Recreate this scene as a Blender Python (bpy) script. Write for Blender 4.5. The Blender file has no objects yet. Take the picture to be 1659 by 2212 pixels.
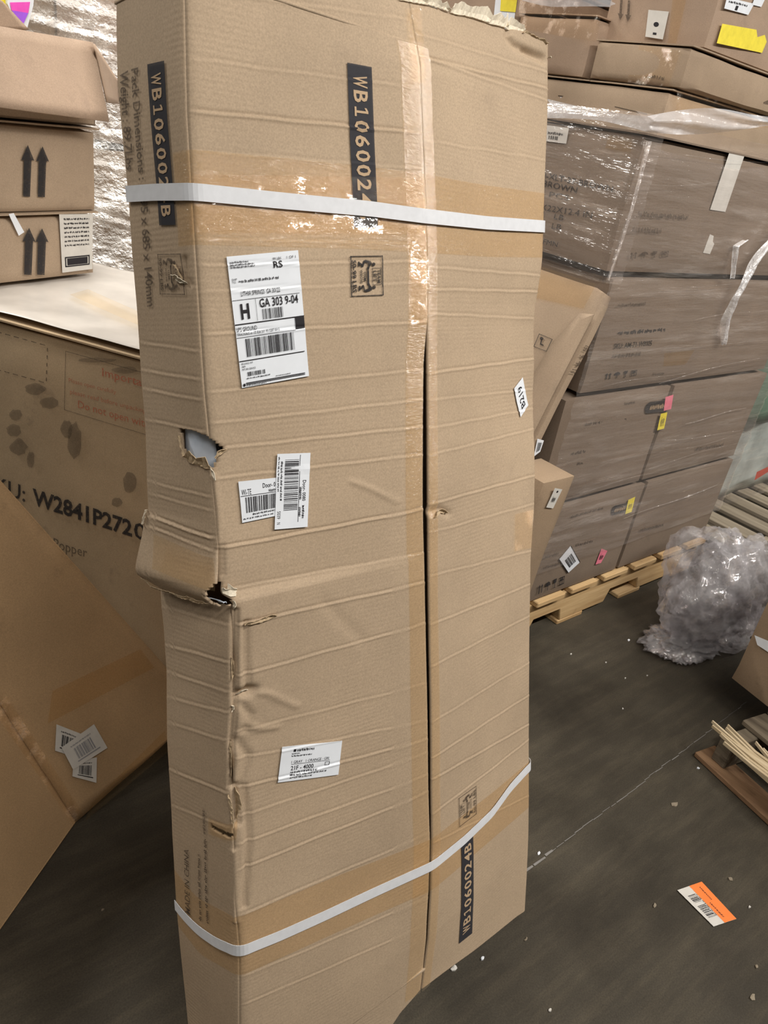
import bpy, bmesh, math, random
import numpy as np
from mathutils import Vector, Matrix
random.seed(7)
rng = np.random.default_rng(7)
SC = bpy.context.scene
COL = SC.collection

# ------------------------------------------------------------------ camera
# world: floor z = 0, +X runs along the aisle (fronts of the right-hand stack), +Y goes into the stacks
EYE = np.array([0.0, 0.0, 1.487])
FPX, PCX, PCY = 1661.0, 829.5, 1106.0
CAMW = np.array([[0.76822, -0.17654, 0.61536],
                 [-0.61910, -0.44950, 0.64394],
                 [0.16293, -0.87566, -0.45461]])      # columns: image right, image down, forward
cam_d = bpy.data.cameras.new('camera')
cam_d.sensor_fit = 'VERTICAL'
cam_d.sensor_height = 36.0
cam_d.lens = 36.0 * FPX / 2212.0
cam_d.clip_start = 0.05
cam = bpy.data.objects.new('camera', cam_d)
COL.objects.link(cam)
_r, _d, _f = CAMW[:, 0], CAMW[:, 1], CAMW[:, 2]
cam.matrix_world = Matrix(((_r[0], -_d[0], -_f[0], EYE[0]), (_r[1], -_d[1], -_f[1], EYE[1]),
                           (_r[2], -_d[2], -_f[2], EYE[2]), (0, 0, 0, 1)))
SC.camera = cam

# ------------------------------------------------------------------ world, lamps, exposure
wd = bpy.data.worlds.new('warehouse_air')
SC.world = wd
wd.use_nodes = True
wd.node_tree.nodes['Background'].inputs[0].default_value = (1.0, 0.93, 0.84, 1)
wd.node_tree.nodes['Background'].inputs[1].default_value = 0.08

def strip(name, loc, sx, sy, power, col=(1.0, 0.95, 0.88)):
    d = bpy.data.lights.new(name, 'AREA')
    d.shape = 'RECTANGLE'; d.size = sx; d.size_y = sy; d.energy = power; d.color = col
    o = bpy.data.objects.new(name, d)
    o.location = loc
    COL.objects.link(o)
    return o
# rows of ceiling strip lamps along the aisle, behind and above the viewer, and over the stacks
for i, x in enumerate((-1.0, 0.7, 2.3, 3.9, 5.5)):
    strip('ceiling_strip_lamp', (x, -1.1, 3.7), 1.3, 0.16, (34, 42, 98, 74, 46)[i])
for p, w in (((-2.0, 4.2, 4.4), 190), ((3.8, 4.4, 4.4), 120), ((0.9, 5.6, 4.4), 90)):
    strip('ceiling_strip_lamp', p, 1.4, 0.16, w)
def beam(name, loc, aim, power, spread, sx=1.0, sy=0.5):
    o = strip(name, loc, sx, sy, power)
    o.rotation_euler = (Vector(aim) - Vector(loc)).to_track_quat('-Z', 'Y').to_euler()
    o.data.spread = math.radians(spread)
    return o
# two added narrow fill lights: one brightens the left row, one the upper rows
beam('fill_beam', (0.6, 1.4, 4.4), (1.35, 2.7, 1.4), 21, 62)
beam('fill_beam', (-1.0, -0.5, 4.0), (2.4, 1.7, 1.75), 5, 54)
SC.view_settings.view_transform = 'Standard'
SC.view_settings.look = 'None'
SC.view_settings.gamma = 1.0
SC.view_settings.use_curve_mapping = False
SC.view_settings.exposure = 0.0

# ------------------------------------------------------------------ geometry helpers
OFF = {}
def ray(px, py):
    return CAMW @ np.array([(px - PCX) / FPX, (py - PCY) / FPX, 1.0])
class Plane:
    def __init__(s, n, d):
        s.n = np.array(n, float); l = np.linalg.norm(s.n); s.n /= l; s.d = d / l
        if s.n @ EYE - s.d < 0: s.n = -s.n; s.d = -s.d       # normal towards the viewer's side
    def hit(s, px, py, off=0.0):
        r = ray(px, py)
        t = (s.d + off - s.n @ EYE) / (s.n @ r)
        return EYE + r * t
def plane3(a, b, c):
    n = np.cross(np.array(b) - a, np.array(c) - a)
    return Plane(n, n @ np.array(a))
def at_z(px, py, z):
    r = ray(px, py)
    return EYE + r * ((z - EYE[2]) / r[2])

def tag(o, label=None, cat=None, group=None, kind=None):
    if label: o['label'] = label
    if cat: o['category'] = cat
    if group: o['group'] = group
    if kind: o['kind'] = kind
    return o
def empty(name, loc, label, cat, group=None):
    o = bpy.data.objects.new(name, None)
    o.empty_display_size = 0.05
    o.location = tuple(float(v) for v in loc)
    COL.objects.link(o)
    OFF[o] = np.array(loc, float)
    return tag(o, label, cat, group)
def mk(name, verts, faces, mat, parent=None, smooth=False, uv=None, loc=None):
    verts = np.asarray(verts, float).reshape(-1, 3)
    off = OFF[parent] if parent is not None else (np.array(loc, float) if loc is not None else np.zeros(3))
    me = bpy.data.meshes.new(name)
    me.from_pydata((verts - off).tolist(), [], [list(f) for f in faces])
    if uv is not None:
        ul = me.uv_layers.new(name='UVMap')
        idx = np.zeros(len(me.loops), dtype=np.int32)
        me.loops.foreach_get('vertex_index', idx)
        ul.data.foreach_set('uv', np.asarray(uv, float)[idx].ravel())
    if smooth:
        me.polygons.foreach_set('use_smooth', [True] * len(me.polygons))
    me.materials.append(mat)
    me.validate(); me.update()
    o = bpy.data.objects.new(name, me)
    COL.objects.link(o)
    if parent is not None: o.parent = parent
    elif loc is not None: o.location = tuple(float(v) for v in loc)
    OFF[o] = off
    return o
def grid_faces(nu, nv, keep=None):
    f = []
    for j in range(nv - 1):
        for i in range(nu - 1):
            if keep is None or keep[j, i]:
                a = j * nu + i
                f.append((a, a + 1, a + nu + 1, a + nu))
    return f
def solid(o, t, offset=-1):
    m = o.modifiers.new('thickness', 'SOLIDIFY'); m.thickness = t; m.offset = offset
    return o
def bevel(o, w, seg=2):
    m = o.modifiers.new('soft_edges', 'BEVEL'); m.width = w; m.segments = seg; m.limit_method = 'ANGLE'
    return o
def wob(P, amp, fr, seed=0):
    """smooth pseudo-random offset field (n,3)"""
    g = np.random.default_rng(seed)
    out = np.zeros(P.shape)
    for k in range(5):
        w = g.normal(size=(3, 3)) * fr * (1 + 0.55 * k)
        ph = g.uniform(0, 6.28, 3)
        out += np.sin(P @ w.T + ph) / (1 + 0.6 * k)
    return out * amp * 0.5
def hexa(o, U, V, W, n=(2, 2, 2)):
    """subdivided box shell: corner o, edge vectors U, V, W"""
    o, U, V, W = [np.array(q, float) for q in (o, U, V, W)]
    vs = []; fs = []; key = {}
    def vid(a, b, c):
        k = (a, b, c)
        if k not in key:
            key[k] = len(vs); vs.append(o + U * a / n[0] + V * b / n[1] + W * c / n[2])
        return key[k]
    flip = np.dot(np.cross(U, V), W) < 0
    def q(*ids): fs.append(ids[::-1] if flip else ids)
    for i in range(n[0]):
        for j in range(n[1]):
            q(vid(i, j, 0), vid(i, j + 1, 0), vid(i + 1, j + 1, 0), vid(i + 1, j, 0))
            q(vid(i, j, n[2]), vid(i + 1, j, n[2]), vid(i + 1, j + 1, n[2]), vid(i, j + 1, n[2]))
    for i in range(n[0]):
        for k in range(n[2]):
            q(vid(i, 0, k), vid(i + 1, 0, k), vid(i + 1, 0, k + 1), vid(i, 0, k + 1))
            q(vid(i, n[1], k), vid(i, n[1], k + 1), vid(i + 1, n[1], k + 1), vid(i + 1, n[1], k))
    for j in range(n[1]):
        for k in range(n[2]):
            q(vid(0, j, k), vid(0, j, k + 1), vid(0, j + 1, k + 1), vid(0, j + 1, k))
            q(vid(n[0], j, k), vid(n[0], j + 1, k), vid(n[0], j + 1, k + 1), vid(n[0], j, k + 1))
    return np.array(vs), fs

# ------------------------------------------------------------------ materials
def nm(name):
    m = bpy.data.materials.new(name); m.use_nodes = True
    nt = m.node_tree; nt.nodes.clear()
    return m, nt
def nd(nt, t, **kw):
    n = nt.nodes.new(t)
    for k, v in kw.items():
        if k.startswith('i_'):
            key = k[2:]
            n.inputs[int(key) if key.isdigit() else key].default_value = v
        else: setattr(n, k, v)
    return n
def L(nt, a, ao, b, bi): nt.links.new(a.outputs[ao], b.inputs[bi])
def noise(nt, co, cout, scale, detail=3, rough=0.55, stretch=None):
    n = nd(nt, 'ShaderNodeTexNoise', i_Scale=scale, i_Detail=detail, i_Roughness=rough)
    if stretch is not None:
        mp = nd(nt, 'ShaderNodeMapping'); mp.inputs['Scale'].default_value = stretch
        L(nt, co, cout, mp, 'Vector'); L(nt, mp, 'Vector', n, 'Vector')
    else: L(nt, co, cout, n, 'Vector')
    return n
def ramp(nt, src, so, p0, c0, p1, c1):
    r = nd(nt, 'ShaderNodeValToRGB')
    r.color_ramp.elements[0].position = p0; r.color_ramp.elements[0].color = (*c0, 1) if len(c0) == 3 else c0
    r.color_ramp.elements[1].position = p1; r.color_ramp.elements[1].color = (*c1, 1) if len(c1) == 3 else c1
    L(nt, src, so, r, 'Fac')
    return r
def mixc(nt, fac, fo, a, ao, b, bo, mode='MIX', f=None):
    m = nd(nt, 'ShaderNodeMix', data_type='RGBA', blend_type=mode)
    if f is not None: m.inputs[0].default_value = f
    else: L(nt, fac, fo, m, 0)
    if isinstance(a, tuple): m.inputs[6].default_value = (*a, 1)
    else: L(nt, a, ao, m, 6)
    if isinstance(b, tuple): m.inputs[7].default_value = (*b, 1)
    else: L(nt, b, bo, m, 7)
    return m
def card(name, col, flute=0.0, var=0.16, rough=0.72, bump=0.25, spec=0.25, dirt=0.25):
    m, nt = nm(name)
    out = nd(nt, 'ShaderNodeOutputMaterial'); bs = nd(nt, 'ShaderNodeBsdfPrincipled')
    tc = nd(nt, 'ShaderNodeTexCoord')
    big = noise(nt, tc, 'Object', 3.2, 4)
    fib = noise(nt, tc, 'Object', 420, 2)
    d = tuple(c * (1 - var) for c in col); b = tuple(min(1, c * (1 + var * 0.7)) for c in col)
    r = ramp(nt, big, 'Fac', 0.32, d, 0.68, b)
    f = ramp(nt, fib, 'Fac', 0.3, (0.86,) * 3, 0.7, (1.08,) * 3)
    mm = mixc(nt, None, None, r, 'Color', f, 'Color', 'MULTIPLY', f=1.0)
    st = noise(nt, tc, 'Object', 7.0, 6, 0.7)
    sr = ramp(nt, st, 'Fac', 0.60, (1, 1, 1), 0.80, (1 - dirt, 1 - dirt, 1 - dirt * 0.9))
    m2 = mixc(nt, None, None, mm, 2, sr, 'Color', 'MULTIPLY', f=1.0)
    L(nt, m2, 2, bs, 'Base Color')
    bs.inputs['Roughness'].default_value = rough
    bs.inputs['Specular IOR Level'].default_value = spec
    bp = nd(nt, 'ShaderNodeBump', i_Strength=bump, i_Distance=0.002)
    if flute:
        uvn = nd(nt, 'ShaderNodeUVMap')
        wv = nd(nt, 'ShaderNodeTexWave', wave_type='BANDS', bands_direction='Y', i_Scale=46.0, i_Distortion=1.2)
        wv.inputs['Detail'].default_value = 1.0
        L(nt, uvn, 'UV', wv, 'Vector')
        ms = noise(nt, uvn, 'UV', 5.0, 2, 0.5, (1.4, 1.0, 1))
        mr = ramp(nt, ms, 'Fac', 0.42, (0, 0, 0), 0.72, (1, 1, 1))
        mu = nd(nt, 'ShaderNodeMath', operation='MULTIPLY'); L(nt, wv, 'Fac', mu, 0); L(nt, mr, 'Color', mu, 1)
        ad = nd(nt, 'ShaderNodeMath', operation='MULTIPLY_ADD', i_1=flute)
        L(nt, mu, 0, ad, 0)
        n3 = noise(nt, uvn, 'UV', 30, 3); L(nt, n3, 'Fac', ad, 2)
        L(nt, ad, 0, bp, 'Height')
    else:
        n3 = noise(nt, tc, 'Object', 28, 4); L(nt, n3, 'Fac', bp, 'Height')
    L(nt, bp, 'Normal', bs, 'Normal')
    L(nt, bs, 0, out, 0)
    return m
def plain(name, col, rough=0.6, spec=0.3, metal=0.0, var=0.08, scale=40):
    m, nt = nm(name)
    out = nd(nt, 'ShaderNodeOutputMaterial'); bs = nd(nt, 'ShaderNodeBsdfPrincipled')
    tc = nd(nt, 'ShaderNodeTexCoord'); n = noise(nt, tc, 'Object', scale, 3)
    r = ramp(nt, n, 'Fac', 0.3, tuple(c * (1 - var) for c in col), 0.7, tuple(min(1, c * (1 + var)) for c in col))
    L(nt, r, 'Color', bs, 'Base Color')
    bs.inputs['Roughness'].default_value = rough; bs.inputs['Specular IOR Level'].default_value = spec
    bs.inputs['Metallic'].default_value = metal
    L(nt, bs, 0, out, 0)
    return m
def ink_mat(name, col, cover=0.85, worn=0.3):
    """print: opaque ink with a worn, slightly see-through film"""
    m, nt = nm(name)
    out = nd(nt, 'ShaderNodeOutputMaterial'); bs = nd(nt, 'ShaderNodeBsdfPrincipled')
    bs.inputs['Base Color'].default_value = (*col, 1); bs.inputs['Roughness'].default_value = 0.7
    bs.inputs['Specular IOR Level'].default_value = 0.2
    tr = nd(nt, 'ShaderNodeBsdfTransparent'); mx = nd(nt, 'ShaderNodeMixShader')
    tc = nd(nt, 'ShaderNodeTexCoord'); n = noise(nt, tc, 'Object', 160, 4, 0.7)
    r = ramp(nt, n, 'Fac', 0.34, (cover - worn,) * 3, 0.5, (cover,) * 3)
    L(nt, r, 'Color', mx, 0); L(nt, tr, 0, mx, 1); L(nt, bs, 0, mx, 2); L(nt, mx, 0, out, 0)
    return m
def film(name, tint=(0.96, 0.96, 0.97), haze=0.06, streak_haze=0.3, gloss=0.10, streak_gloss=0.45, rough=0.10,
         scale=6.0, stretch=(1, 1, 1), bump=0.6, bscale=None, lo=0.5, hi=0.75, use_uv=False, hazecol=(0.8, 0.8, 0.82), dist=0.01):
    m, nt = nm(name)
    out = nd(nt, 'ShaderNodeOutputMaterial')
    tc = nd(nt, 'ShaderNodeTexCoord'); co = 'UV' if use_uv else 'Object'
    n = noise(nt, tc, co, scale, 5, 0.62, stretch)
    nb = noise(nt, tc, co, bscale or scale * 2.2, 4, 0.6, stretch)
    st = ramp(nt, n, 'Fac', lo, (0, 0, 0), hi, (1, 1, 1))
    bp = nd(nt, 'ShaderNodeBump', i_Strength=bump, i_Distance=dist)
    L(nt, nb, 'Fac', bp, 'Height')
    tr = nd(nt, 'ShaderNodeBsdfTransparent'); tr.inputs[0].default_value = (*tint, 1)
    df = nd(nt, 'ShaderNodeBsdfDiffuse'); df.inputs[0].default_value = (*hazecol, 1); L(nt, bp, 'Normal', df, 'Normal')
    gl = nd(nt, 'ShaderNodeBsdfGlossy'); gl.inputs['Roughness'].default_value = rough; L(nt, bp, 'Normal', gl, 'Normal')
    hz = nd(nt, 'ShaderNodeMath', operation='MULTIPLY_ADD', i_1=streak_haze, i_2=haze); L(nt, st, 'Color', hz, 0)
    m1 = nd(nt, 'ShaderNodeMixShader'); L(nt, hz, 0, m1, 0); L(nt, tr, 0, m1, 1); L(nt, df, 0, m1, 2)
    fr = nd(nt, 'ShaderNodeFresnel', i_IOR=1.33); L(nt, bp, 'Normal', fr, 'Normal')
    g1 = nd(nt, 'ShaderNodeMath', operation='MULTIPLY_ADD', i_1=streak_gloss, i_2=gloss); L(nt, st, 'Color', g1, 0)
    fm = nd(nt, 'ShaderNodeMath', operation='MULTIPLY_ADD', i_1=0.35); L(nt, fr, 0, fm, 0); L(nt, g1, 0, fm, 2)
    cb = nd(nt, 'ShaderNodeCombineColor'); 
    for q in range(3): L(nt, fm, 0, cb, q)
    L(nt, cb, 0, gl, 'Color')
    m2 = nd(nt, 'ShaderNodeAddShader'); L(nt, m1, 0, m2, 0); L(nt, gl, 0, m2, 1)
    L(nt, m2, 0, out, 0)
    return m
def wood(name, col, dark, rough=0.75, gs=(3, 60, 60), spots=0.3):
    m, nt = nm(name)
    out = nd(nt, 'ShaderNodeOutputMaterial'); bs = nd(nt, 'ShaderNodeBsdfPrincipled')
    tc = nd(nt, 'ShaderNodeTexCoord')
    n = noise(nt, tc, 'Object', 1.0, 5, 0.6, gs)
    r = ramp(nt, n, 'Fac', 0.3, dark, 0.66, col)
    k = noise(nt, tc, 'Object', 14, 4, 0.6)
    kr = ramp(nt, k, 'Fac', 0.62, (1, 1, 1), 0.78, (1 - spots, 1 - spots, 1 - spots))
    mm = mixc(nt, None, None, r, 'Color', kr, 'Color', 'MULTIPLY', f=1.0)
    L(nt, mm, 2, bs, 'Base Color'); bs.inputs['Roughness'].default_value = rough
    bs.inputs['Specular IOR Level'].default_value = 0.2
    bp = nd(nt, 'ShaderNodeBump', i_Strength=0.35, i_Distance=0.004); L(nt, n, 'Fac', bp, 'Height'); L(nt, bp, 'Normal', bs, 'Normal')
    L(nt, bs, 0, out, 0)
    return m

CARD = (0.455, 0.345, 0.238)
M = dict(
    main=card('carton_board', CARD, flute=0.4, bump=0.22, var=.12, dirt=.15),
    board=card('plain_board', (0.385, 0.290, 0.205)),
    board_b=card('pinkish_board', (0.41, 0.30, 0.22)),
    board_d=card('dull_board', (0.33, 0.24, 0.16), dirt=0.4),
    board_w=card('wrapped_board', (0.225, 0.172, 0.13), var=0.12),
    board_k=card('printed_board', (0.50, 0.375, 0.24), dirt=0.45),
    board_l=card('leaning_board', (0.48, 0.32, 0.175), dirt=0.3),
    torn=card('torn_liner', (0.78, 0.70, 0.56), var=0.1),
    ply=card('torn_inner_ply', (0.55, 0.42, 0.27), var=0.2),
    ink=ink_mat('black_ink', (0.03, 0.028, 0.03), 0.93, 0.22),
    ink_soft=ink_mat('faded_ink', (0.06, 0.045, 0.035), 0.72, 0.3),
    ink_faint=ink_mat('faint_ink', (0.09, 0.065, 0.05), 0.5, 0.25),
    ink_red=ink_mat('faded_red_ink', (0.48, 0.10, 0.05), 0.62, 0.3),
    ink_tan=ink_mat('board_coloured_lettering', (0.50, 0.36, 0.23), 1.0, 0.05),
    stain=ink_mat('dark_grime', (0.05, 0.038, 0.03), 0.36, 0.10),
    paper=plain('white_label_paper', (0.80, 0.84, 0.90), 0.45, 0.4, var=0.03),
    paper_o=plain('dull_label_paper', (0.62, 0.60, 0.56), 0.5, 0.35, var=0.05),
    yellow=plain('yellow_paper', (0.85, 0.72, 0.07), 0.55),
    pink=plain('pink_paper', (0.80, 0.22, 0.30), 0.55),
    orange=plain('orange_print', (0.90, 0.22, 0.05), 0.5, var=0.03),
    magenta=plain('magenta_print', (0.85, 0.10, 0.55), 0.4),
    violet=plain('violet_print', (0.38, 0.12, 0.80), 0.4),
    black=plain('black_print', (0.018, 0.016, 0.02), 0.6),
    grey=plain('grey_print', (0.28, 0.28, 0.30), 0.6),
    strap=plain('white_strap_plastic', (0.72, 0.74, 0.78), 0.32, 0.5, var=0.04, scale=90),
    foam=plain('bluish_white_foam', (0.62, 0.70, 0.82), 0.8, 0.2, var=0.06),
    dark=plain('dark_interior_shade', (0.03, 0.03, 0.035), 0.9, 0.1),
    tape=film('packing_tape', (0.975, 0.93, 0.85), haze=0.08, streak_haze=0.03, gloss=0.02, streak_gloss=0.10, rough=0.14,
              scale=5.0, stretch=(10, 26, 10), bump=0.5, lo=0.55, hi=0.7, use_uv=True, hazecol=(0.42, 0.29, 0.15), dist=0.004),
    tape_g=film('clear_glossy_tape', (0.98, 0.95, 0.90), haze=0.02, streak_haze=0.04, gloss=0.01, streak_gloss=0.55, rough=0.07,
              scale=16.0, bscale=55, bump=0.9, lo=0.53, hi=0.62, hazecol=(0.6, 0.5, 0.4), dist=0.006),
    wrap=film('stretch_wrap', (0.95, 0.94, 0.94), haze=0.09, streak_haze=0.13, gloss=0.012, streak_gloss=0.34, rough=0.12,
              scale=2.6, stretch=(1.0, 1.0, 8), bump=0.6, bscale=5.0, lo=0.52, hi=0.72, hazecol=(0.52, 0.48, 0.45), dist=0.02),
    wrap_b=film('crinkled_stretch_wrap', (0.97, 0.97, 0.97), haze=0.38, streak_haze=0.35, gloss=0.03, streak_gloss=0.6, rough=0.09, hazecol=(0.9, 0.89, 0.87),
              scale=6.0, stretch=(1, 1, 1.3), bump=1.0, bscale=15.0, lo=0.48, hi=0.66, dist=0.05),
    wrap_c=film('crumpled_clear_film', (0.86, 0.85, 0.86), haze=0.22, streak_haze=0.16, gloss=0.01, streak_gloss=0.40, rough=0.09,
              scale=9.0, bump=0.8, bscale=14.0, lo=0.54, hi=0.70, hazecol=(0.60, 0.59, 0.60), dist=0.02),
    rope=film('roped_film', (0.85, 0.85, 0.86), haze=0.45, streak_haze=0.3, gloss=0.1, streak_gloss=0.4, rough=0.2, scale=22, bump=0.8),
    hem=film('bunched_film_hem', (0.92, 0.92, 0.93), haze=0.34, streak_haze=0.3, gloss=0.03, streak_gloss=0.3, rough=0.2, scale=9, bump=0.6, hazecol=(0.75, 0.76, 0.80)),
    fold=film('film_highlight', (0.92, 0.92, 0.93), haze=0.06, streak_haze=0.2, gloss=0.03, streak_gloss=0.6, rough=0.10, scale=30, bump=0.8, hazecol=(0.7, 0.7, 0.7)),
    wood=wood('pine_wood', (0.66, 0.47, 0.25), (0.46, 0.29, 0.135)),
    wood_o=wood('grey_old_wood', (0.20, 0.165, 0.12), (0.07, 0.055, 0.04), spots=0.5, gs=(40, 3, 40)),
    wood_s=wood('split_pale_wood', (0.66, 0.55, 0.38), (0.42, 0.32, 0.19) , gs=(40, 3, 40)),
    wood_b=wood('brown_wood', (0.34, 0.21, 0.12), (0.16, 0.09, 0.05) , gs=(40, 3, 40)),
    wood_g=wood('pale_grey_wood', (0.34, 0.29, 0.22), (0.20, 0.165, 0.12) , gs=(40, 3, 40)),
    green=plain('green_woven_plastic', (0.10, 0.19, 0.13), 0.55, 0.4, var=0.25, scale=6),
    greywhite=plain('grey_white_plastic', (0.42, 0.47, 0.45), 0.4, 0.4, var=0.25, scale=9),
    red=plain('red_print', (0.55, 0.07, 0.04), 0.5),
)
def floor_mat():
    m, nt = nm('worn_dark_concrete')
    out = nd(nt, 'ShaderNodeOutputMaterial'); bs = nd(nt, 'ShaderNodeBsdfPrincipled')
    tc = nd(nt, 'ShaderNodeTexCoord')
    a = noise(nt, tc, 'Object', 1.6, 6, 0.62)
    r = ramp(nt, a, 'Fac', 0.34, (0.038, 0.032, 0.024), 0.70, (0.090, 0.078, 0.058))
    b = noise(nt, tc, 'Object', 1.0, 5, 0.7, (3, 22, 1))
    rb = ramp(nt, b, 'Fac', 0.45, (0.9, 0.9, 0.9), 0.8, (1.45, 1.42, 1.35))
    mm = mixc(nt, None, None, r, 'Color', rb, 'Color', 'MULTIPLY', f=1.0)
    g = noise(nt, tc, 'Object', 300, 3)
    rg = ramp(nt, g, 'Fac', 0.3, (0.8,) * 3, 0.72, (1.2,) * 3)
    m3 = mixc(nt, None, None, mm, 2, rg, 'Color', 'MULTIPLY', f=1.0)
    L(nt, m3, 2, bs, 'Base Color')
    rr = ramp(nt, b, 'Fac', 0.3, (0.55,) * 3, 0.8, (0.75,) * 3); L(nt, rr, 'Color', bs, 'Roughness')
    bs.inputs['Specular IOR Level'].default_value = 0.16
    bp = nd(nt, 'ShaderNodeBump', i_Strength=0.15, i_Distance=0.003); L(nt, g, 'Fac', bp, 'Height'); L(nt, bp, 'Normal', bs, 'Normal')
    L(nt, bs, 0, out, 0)
    return m
M['floor'] = floor_mat()
M['wall'] = plain('painted_wall', (0.55, 0.53, 0.49), 0.7)

# ------------------------------------------------------------------ flat print
_TX = {}
def text_geo(s, bold=0.0):
    """polygons of a string in Blender's built-in face: cap height 1, baseline 0, returns verts, faces, width"""
    k = (s, bold)
    if k in _TX: return _TX[k]
    def raw(t):
        cu = bpy.data.curves.new('print', 'FONT'); cu.body = t; cu.size = 1.0; cu.resolution_u = 2; cu.offset = bold
        o = bpy.data.objects.new('print', cu); COL.objects.link(o)
        dg = bpy.context.evaluated_depsgraph_get(); dg.update()
        me = bpy.data.meshes.new_from_object(o.evaluated_get(dg))
        v = np.array([q.co[:2] for q in me.vertices]).reshape(-1, 2); f = [tuple(p.vertices) for p in me.polygons]
        bpy.data.objects.remove(o); bpy.data.curves.remove(cu); bpy.data.meshes.remove(me)
        return v, f
    if 'cap' not in _TX:
        v, _ = raw('H'); _TX['cap'] = v[:, 1].max()
    v, f = raw(s)
    x0 = v[:, 0].min(); w = (v[:, 0].max() - x0)
    out = (np.stack([(v[:, 0] - x0) / w, v[:, 1] / _TX['cap']], 1), f, w / _TX['cap'])
    _TX[k] = out
    return out
class Frame:
    """four world corners in reading order: bottom-left, bottom-right, top-right, top-left"""
    def __init__(s, c, n): s.c = [np.array(q, float) for q in c]; s.n = np.array(n, float)
    def map(s, ab, off):
        a = ab[:, :1]; b = ab[:, 1:2]; c = s.c
        return (c[0] * (1 - a) * (1 - b) + c[1] * a * (1 - b) + c[2] * a * b + c[3] * (1 - a) * b) + s.n * off
def fr(pl, px): return Frame([pl.hit(*p) for p in px], pl.n)
class Ink:
    """collects flat print in a frame's own coordinates and links it as one mesh"""
    def __init__(s, frame, off=0.0012): s.f = frame; s.off = off; s.v = []; s.fc = []
    def raw(s, ab, faces):
        b = len(s.v); P = s.f.map(np.asarray(ab, float).reshape(-1, 2), s.off)
        s.v += P.tolist(); s.fc += [[i + b for i in f] for f in faces]
        return s
    def poly(s, pts): return s.raw(pts, [list(range(len(pts)))])
    def rect(s, a0, b0, a1, b1, n=1, m=1):
        A, B = np.meshgrid(np.linspace(a0, a1, n + 1), np.linspace(b0, b1, m + 1))
        return s.raw(np.stack([A.ravel(), B.ravel()], 1), grid_faces(n + 1, m + 1))
    def text(s, t, a0, b0, a1, b1, bold=0.0, ca=None):
        v, f, w = text_geo(t, bold)
        ab = np.stack([a0 + v[:, 0] * (a1 - a0), b0 + v[:, 1] * (b1 - b0)], 1)
        return s.raw(ab, f)
    def mono(s, t, a0, b0, a1, b1, bold=0.0, fill=.80):
        """fixed-pitch lettering; the figure one gets its foot"""
        p = (a1 - a0) / len(t)
        for k, ch in enumerate(t):
            if ch == ' ': continue
            x = a0 + k * p + p * (1 - fill) / 2; w = p * fill
            if ch == '1':
                s.rect(x + w * .42, b0, x + w * .62, b1); s.rect(x + w * .12, b0, x + w * .92, b0 + (b1 - b0) * .14)
                s.poly([(x + w * .15, b1 - (b1 - b0) * .28), (x + w * .42, b1 - (b1 - b0) * .16), (x + w * .42, b1), (x + w * .15, b1 - (b1 - b0) * .12)])
            else: s.text(ch, x, b0, x + w, b1, bold)
        return s
    def bars(s, a0, b0, a1, b1, n, seed=1, vertical=True):
        g = random.Random(seed); w = [g.choice((1, 1, 2, 3)) for _ in range(2 * n)]; t = sum(w); x = 0.0
        for i, q in enumerate(w):
            if i % 2 == 0:
                if vertical: s.rect(a0 + (a1 - a0) * x / t, b0, a0 + (a1 - a0) * (x + q) / t, b1)
                else: s.rect(a0, b0 + (b1 - b0) * x / t, a1, b0 + (b1 - b0) * (x + q) / t)
            x += q
        return s
    def words(s, a0, b0, a1, b1, seed=1, fill=0.8):
        """a line of lettering too small to read in the photograph"""
        g = random.Random(seed); x = a0; h = b1 - b0
        while x < a1:
            w = (a1 - a0) * g.uniform(0.05, 0.16)
            e = min(x + w, a1); k = max(2, int(w / ((a1 - a0) * 0.022)))
            for i in range(k):
                u0 = x + (e - x) * i / k; u1 = u0 + (e - x) / k * 0.7
                lo = b0 + h * g.choice((0, 0, 0.25)); hi = b1 - h * g.choice((0, 0.2, 0.3))
                s.rect(u0, lo, u1, hi)
            x = e + (a1 - a0) * 0.025
        return s
    def frame_line(s, a0, b0, a1, b1, t, tb=None):
        tb = tb or t
        s.rect(a0, b0, a1, b0 + tb, 6); s.rect(a0, b1 - tb, a1, b1, 6); s.rect(a0, b0, a0 + t, b1, 1, 6); s.rect(a1 - t, b0, a1, b1, 1, 6)
        return s
    def done(s, name, mat, parent, label=None):
        o = mk(name, s.v, s.fc, mat, parent)
        if label: o['label'] = label
        return o
def blob(c, rx, ry, n=14, seed=0, j=0.2):
    g = random.Random(seed)
    return [(c[0] + rx * math.cos(2 * math.pi * i / n) * (1 + g.uniform(-j, j)), c[1] + ry * math.sin(2 * math.pi * i / n) * (1 + g.uniform(-j, j))) for i in range(n)]
def px_poly(name, pl, pts, mat, parent, off=0.0012, label=None):
    """one flat printed shape on a plane"""
    o = mk(name, [pl.hit(x, y) + pl.n * off for x, y in pts], [list(range(len(pts)))], mat, parent)
    if label: o['label'] = label
    return o
def px_text(pl, s, quad, mat, parent, bold=0.0, off=0.0012, name='printed_text'):
    i = Ink(fr(pl, quad), off); i.text(s, 0, 0, 1, 1, bold); return i.done(name, mat, parent)
def paper(name, frame, mat, parent, label=None, t=0.0006, n=(4, 4), rnd=0.0):
    ink = Ink(frame, 0.0007)
    if rnd:
        k = rnd; pts = []
        for cx, cy, a in ((1 - k, 1 - k * .6, 0), (k, 1 - k * .6, 90), (k, k * .6, 180), (1 - k, k * .6, 270)):
            for q in range(5):
                an = math.radians(a + q * 22.5); pts.append((cx + k * math.cos(an), cy + k * .6 * math.sin(an)))
        ink.poly(pts)
    else: ink.rect(0, 0, 1, 1, *n)
    return ink.done(name, mat, parent, label)

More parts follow.
